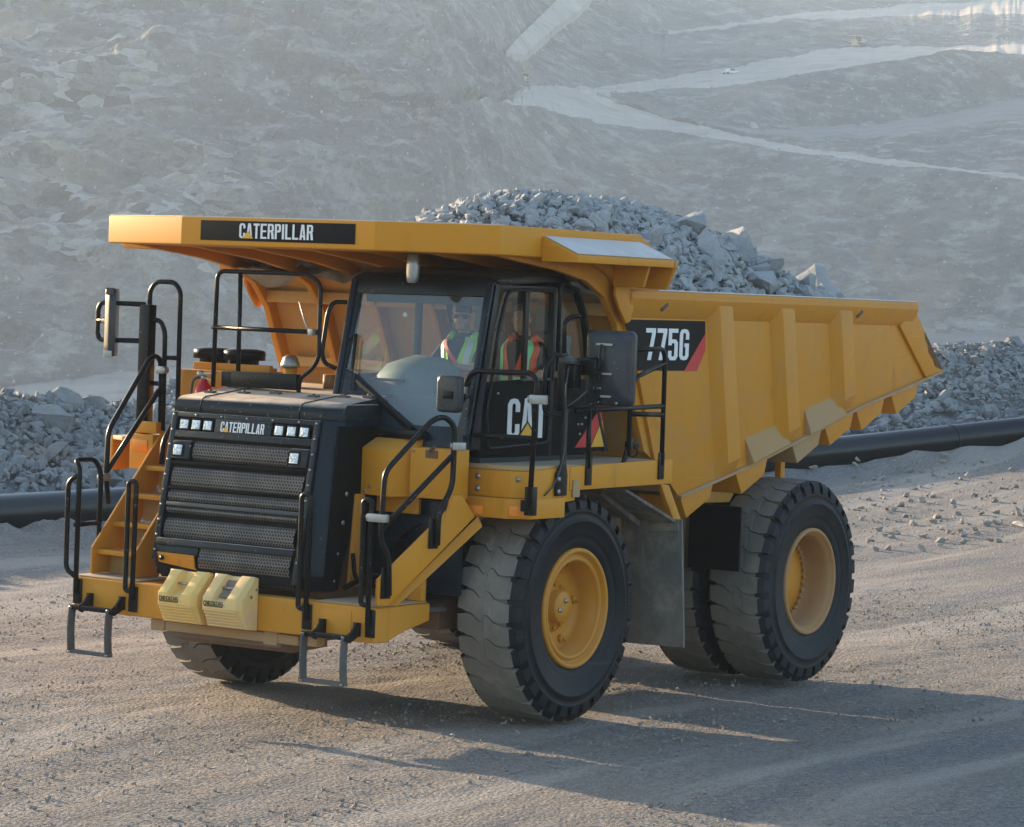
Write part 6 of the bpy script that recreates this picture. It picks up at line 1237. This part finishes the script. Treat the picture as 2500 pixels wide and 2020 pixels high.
# ------------------------------------------------------------------ wheel chocks on the bumper
def chock(y0, mat, label):
    C = thing('wheel_chock', label, 'wheel chock', (2.17, y0 + .23, .82), 'wheel chocks hung on the bumper')
    w = .44; xb, xf = 2.172, 2.44; z0, z1 = .80, 1.27
    prof = [(xb, z1 - .01), (xb + .06, z1 + .005), (xf, 1.085), (xf, .985), (xb + .14, .815), (xb, .80)]
    def sec(y, cut):
        P = list(prof)
        if cut: P = [(xb, z1 - .01), (xb + .03, z1 - .03), (xb + .085, 1.12), (xf - .02, 1.045), (xf, 1.035), (xf, .985), (xb + .14, .815), (xb, .80)]
        else: P = [prof[0], prof[1], (xb + .13, 1.22), (xf - .02, 1.10), prof[2], prof[3], prof[4], prof[5]]
        return [(x - 2.17, y - .23, z - .82) for x, z in P]
    ins = .035
    def taper(y): return [(x - (.05 if i in (2, 3, 4, 5) else 0), y, z) for i, (x, _, z) in enumerate(sec(y, False))]
    tp = lambda y: [(x - (.05 if i in (2, 3, 4, 5) else 0), yy, z) for i, (x, yy, z) in enumerate(sec(y, False))]
    b = MB(); ys = (0, ins, .135, .145, .29, .30, w - ins, w)
    b.loft([tp(ys[0]), sec(ys[1], 0), sec(ys[2], 0), sec(ys[3], 1), sec(ys[4], 1), sec(ys[5], 0), sec(ys[6], 0), tp(ys[7])])
    body = b.build('chock_body', mat, C, .012, 2)
    b = MB(); b.cyl((xb + .12 - 2.17, .14 - .23, 1.16 - .82), (xb + .12 - 2.17, .30 - .23, 1.16 - .82), .012, 8); b.build('handle', M['galv'], C)
    b = MB()
    for k in range(6):
        t = k / 6 + .08; x = xf + (xb + .14 - xf) * t; z = .985 + (.815 - .985) * t; b.bar((x - 2.17 + .003, -.20, z - .82), (x - 2.17 + .003, .17, z - .82), .010, .008)
    b.build('grip_ribs', mat, C)['kind'] = 'stuff'
    lettering('lettering', 'CHECKERS', (xf - 2.17 + .004, -.18, 1.012 - .82), (0, 1, 0), (0, 0, 1), .04, .215, M['decal_black'], C, w=.5, t=.12, gap=.12)
    b = MB(); b.plate([(xf - 2.17 + .003, y, z) for y, z in ((-.175, .183), (.03, .183), (.03, .189), (-.175, .189))], (1, 0, 0), .002); b.build('underline', M['decal_black'], C)
    b = MB(); b.cyl((xb + .1 - 2.17, w - .23 - .002, 1.10 - .82), (xb + .1 - 2.17, w - .23 + .003, 1.10 - .82), .016, 10); b.cyl((xb + .03 - 2.17, w - .23 - .002, 1.16 - .82), (xb + .03 - 2.17, w - .23 + .003, 1.16 - .82), .012, 10); b.build('rope_hole', M['soot'], C)
    return C
chock(-.535, M['chock'], 'clean bright yellow wheel chock on the bumper, nearest the right stairs')
ck = chock(-.03, M['chock_worn'], 'scuffed faded yellow wheel chock on the bumper with a dirty dark recess')
b = MB(); b.plate([(.055, -.08, .40), (.105, -.08, .30), (.20, -.07, .262), (.20, .05, .262), (.105, .06, .30), (.055, .06, .40)], (1, 0, 1), .012); b.build('dirt_patch', M['soot'], ck, .004)

# fire extinguisher
F_ = thing('fire_extinguisher', 'red fire extinguisher with chrome valve beside the hood', 'fire extinguisher', (1.0, -1.235, 2.35))
b = MB(); b.lathe([(.001, 0), (.075, .01), (.085, .03), (.085, .45), (.075, .51), (.04, .55), (.03, .575)], (0, 0, 0), (0, 0, 1), 24); b.build('cylinder', M['red'], F_)
b = MB(); b.cyl((0, 0, .57), (0, 0, .61), .028, 12); b.ball((.0, -.04, .625), .035, 7); b.bar((0, -.02, .63), (0, .15, .645), .02, .015); b.bar((0, 0, .60), (0, .14, .56), .02, .012); b.build('valve', M['galv'], F_)
b = MB(); b.tube(fillet([(0, -.03, .60), (.02, -.11, .58), (.03, -.13, .40), (.03, -.11, .2)], .08), .014, 8); b.build('hose', M['steel_dirty'], F_)

# ------------------------------------------------------------------ vehicles far off on the haul roads
def far_truck(loc, heading, s, label):
    t = thing('haul_truck', label, 'dump truck', loc); t.rotation_euler = (0, 0, heading); t.scale = (s, s, s)
    b = MB(); b.loft([[(-.9, -2.0, 3.6), (-.9, 2.0, 3.6), (-1.9, 1.8, 2.0), (-1.9, -1.8, 2.0)], [(-7.0, -2.1, 3.6), (-7.0, 2.1, 3.6), (-7.2, 2.0, 3.0), (-7.2, -2.0, 3.0)]]); b.build('dump_body', M['far_yellow'], t)
    b = MB(); b.box((-1.2, -2.2, 4.15), (1.5, 2.2, 4.4)); b.bar((-1.2, -2.0, 3.2), (-.4, -2.0, 4.2), .3, .3); b.box((-1.4, -2.0, 2.4), (-1.1, 2.0, 4.2)); b.build('canopy', M['far_yellow'], t)
    b = MB(); b.box((-.6, .4, 2.3), (1.0, 1.9, 4.0)); b.build('cab', M['black'], t, .05)
    b = MB(); b.box((.2, -1.0, 1.1), (2.0, 1.0, 2.8)); b.box((1.6, -2.0, .8), (2.2, 2.0, 1.1)); b.box((-1.2, -2.4, 2.0), (1.0, 2.4, 2.3)); b.build('hood', M['far_yellow'], t, .05)
    for x, y, w in ((0, 1.7, .6), (0, -2.3, .6), (-4.5, 1.1, 1.2), (-4.5, -2.3, 1.2)):
        b = MB(); b.cyl((x, y, 1.03), (x, y + w, 1.03), 1.03, 20); b.build('wheel', M['rubber_rear'], t)
    b = MB(); b.box((-4.8, -.6, 1.0), (1.4, .6, 1.6)); b.build('frame', M['steel_dirty'], t)
    rgl = np.random.default_rng(5); b = MB(); b.loft([[(-1.4, -1.7, 3.6), (-1.4, 1.7, 3.6)], [(-2.6, -.5, 4.6), (-2.6, .5, 4.6)], [(-5, -.5, 4.5), (-5, .5, 4.5)], [(-6.8, -1.8, 3.6), (-6.8, 1.8, 3.6)]], 0, False, False); b.build('rock_heap', M['rock_load'], t)
    return t
far_truck((-954.0, -493.2, 92.6), R(12), 1.0, 'small hazy yellow dump truck far off on the upper haul road')
far_truck((-733.8, -483.3, 64.0), R(50), .62, 'small dark dump truck far off coming down the ramp by the rock face')
t = thing('pickup', 'white pickup truck far off on the haul road', 'pickup', (-851.1, -483.0, 75.4)); t.rotation_euler = (0, 0, R(-20)); t.scale = (1.15,) * 3
b = MB(); b.prism([(-2.6, .5), (2.5, .5), (2.55, .95), (1.3, 1.1), (.7, 1.75), (-.6, 1.75), (-.85, 1.1), (-2.6, 1.1)], 'y', -.9, .9); b.build('body', M['white_paint'], t, .06)
b = MB(); b.prism([(1.22, 1.1), (.68, 1.68), (-.55, 1.68), (-.75, 1.1)], 'y', -.91, .91); b.build('window', M['decal_black'], t)
for x in (-1.6, 1.6):
    for y in (-.95, .7): b = MB(); b.cyl((x, y, .38), (x, y + .25, .38), .38, 14); b.build('wheel', M['rubber'], t)
b = MB(); b.cyl((-.8, 0, 1.7), (-.8, 0, 3.6), .04, 6); b.build('flag_whip', M['amber'], t)
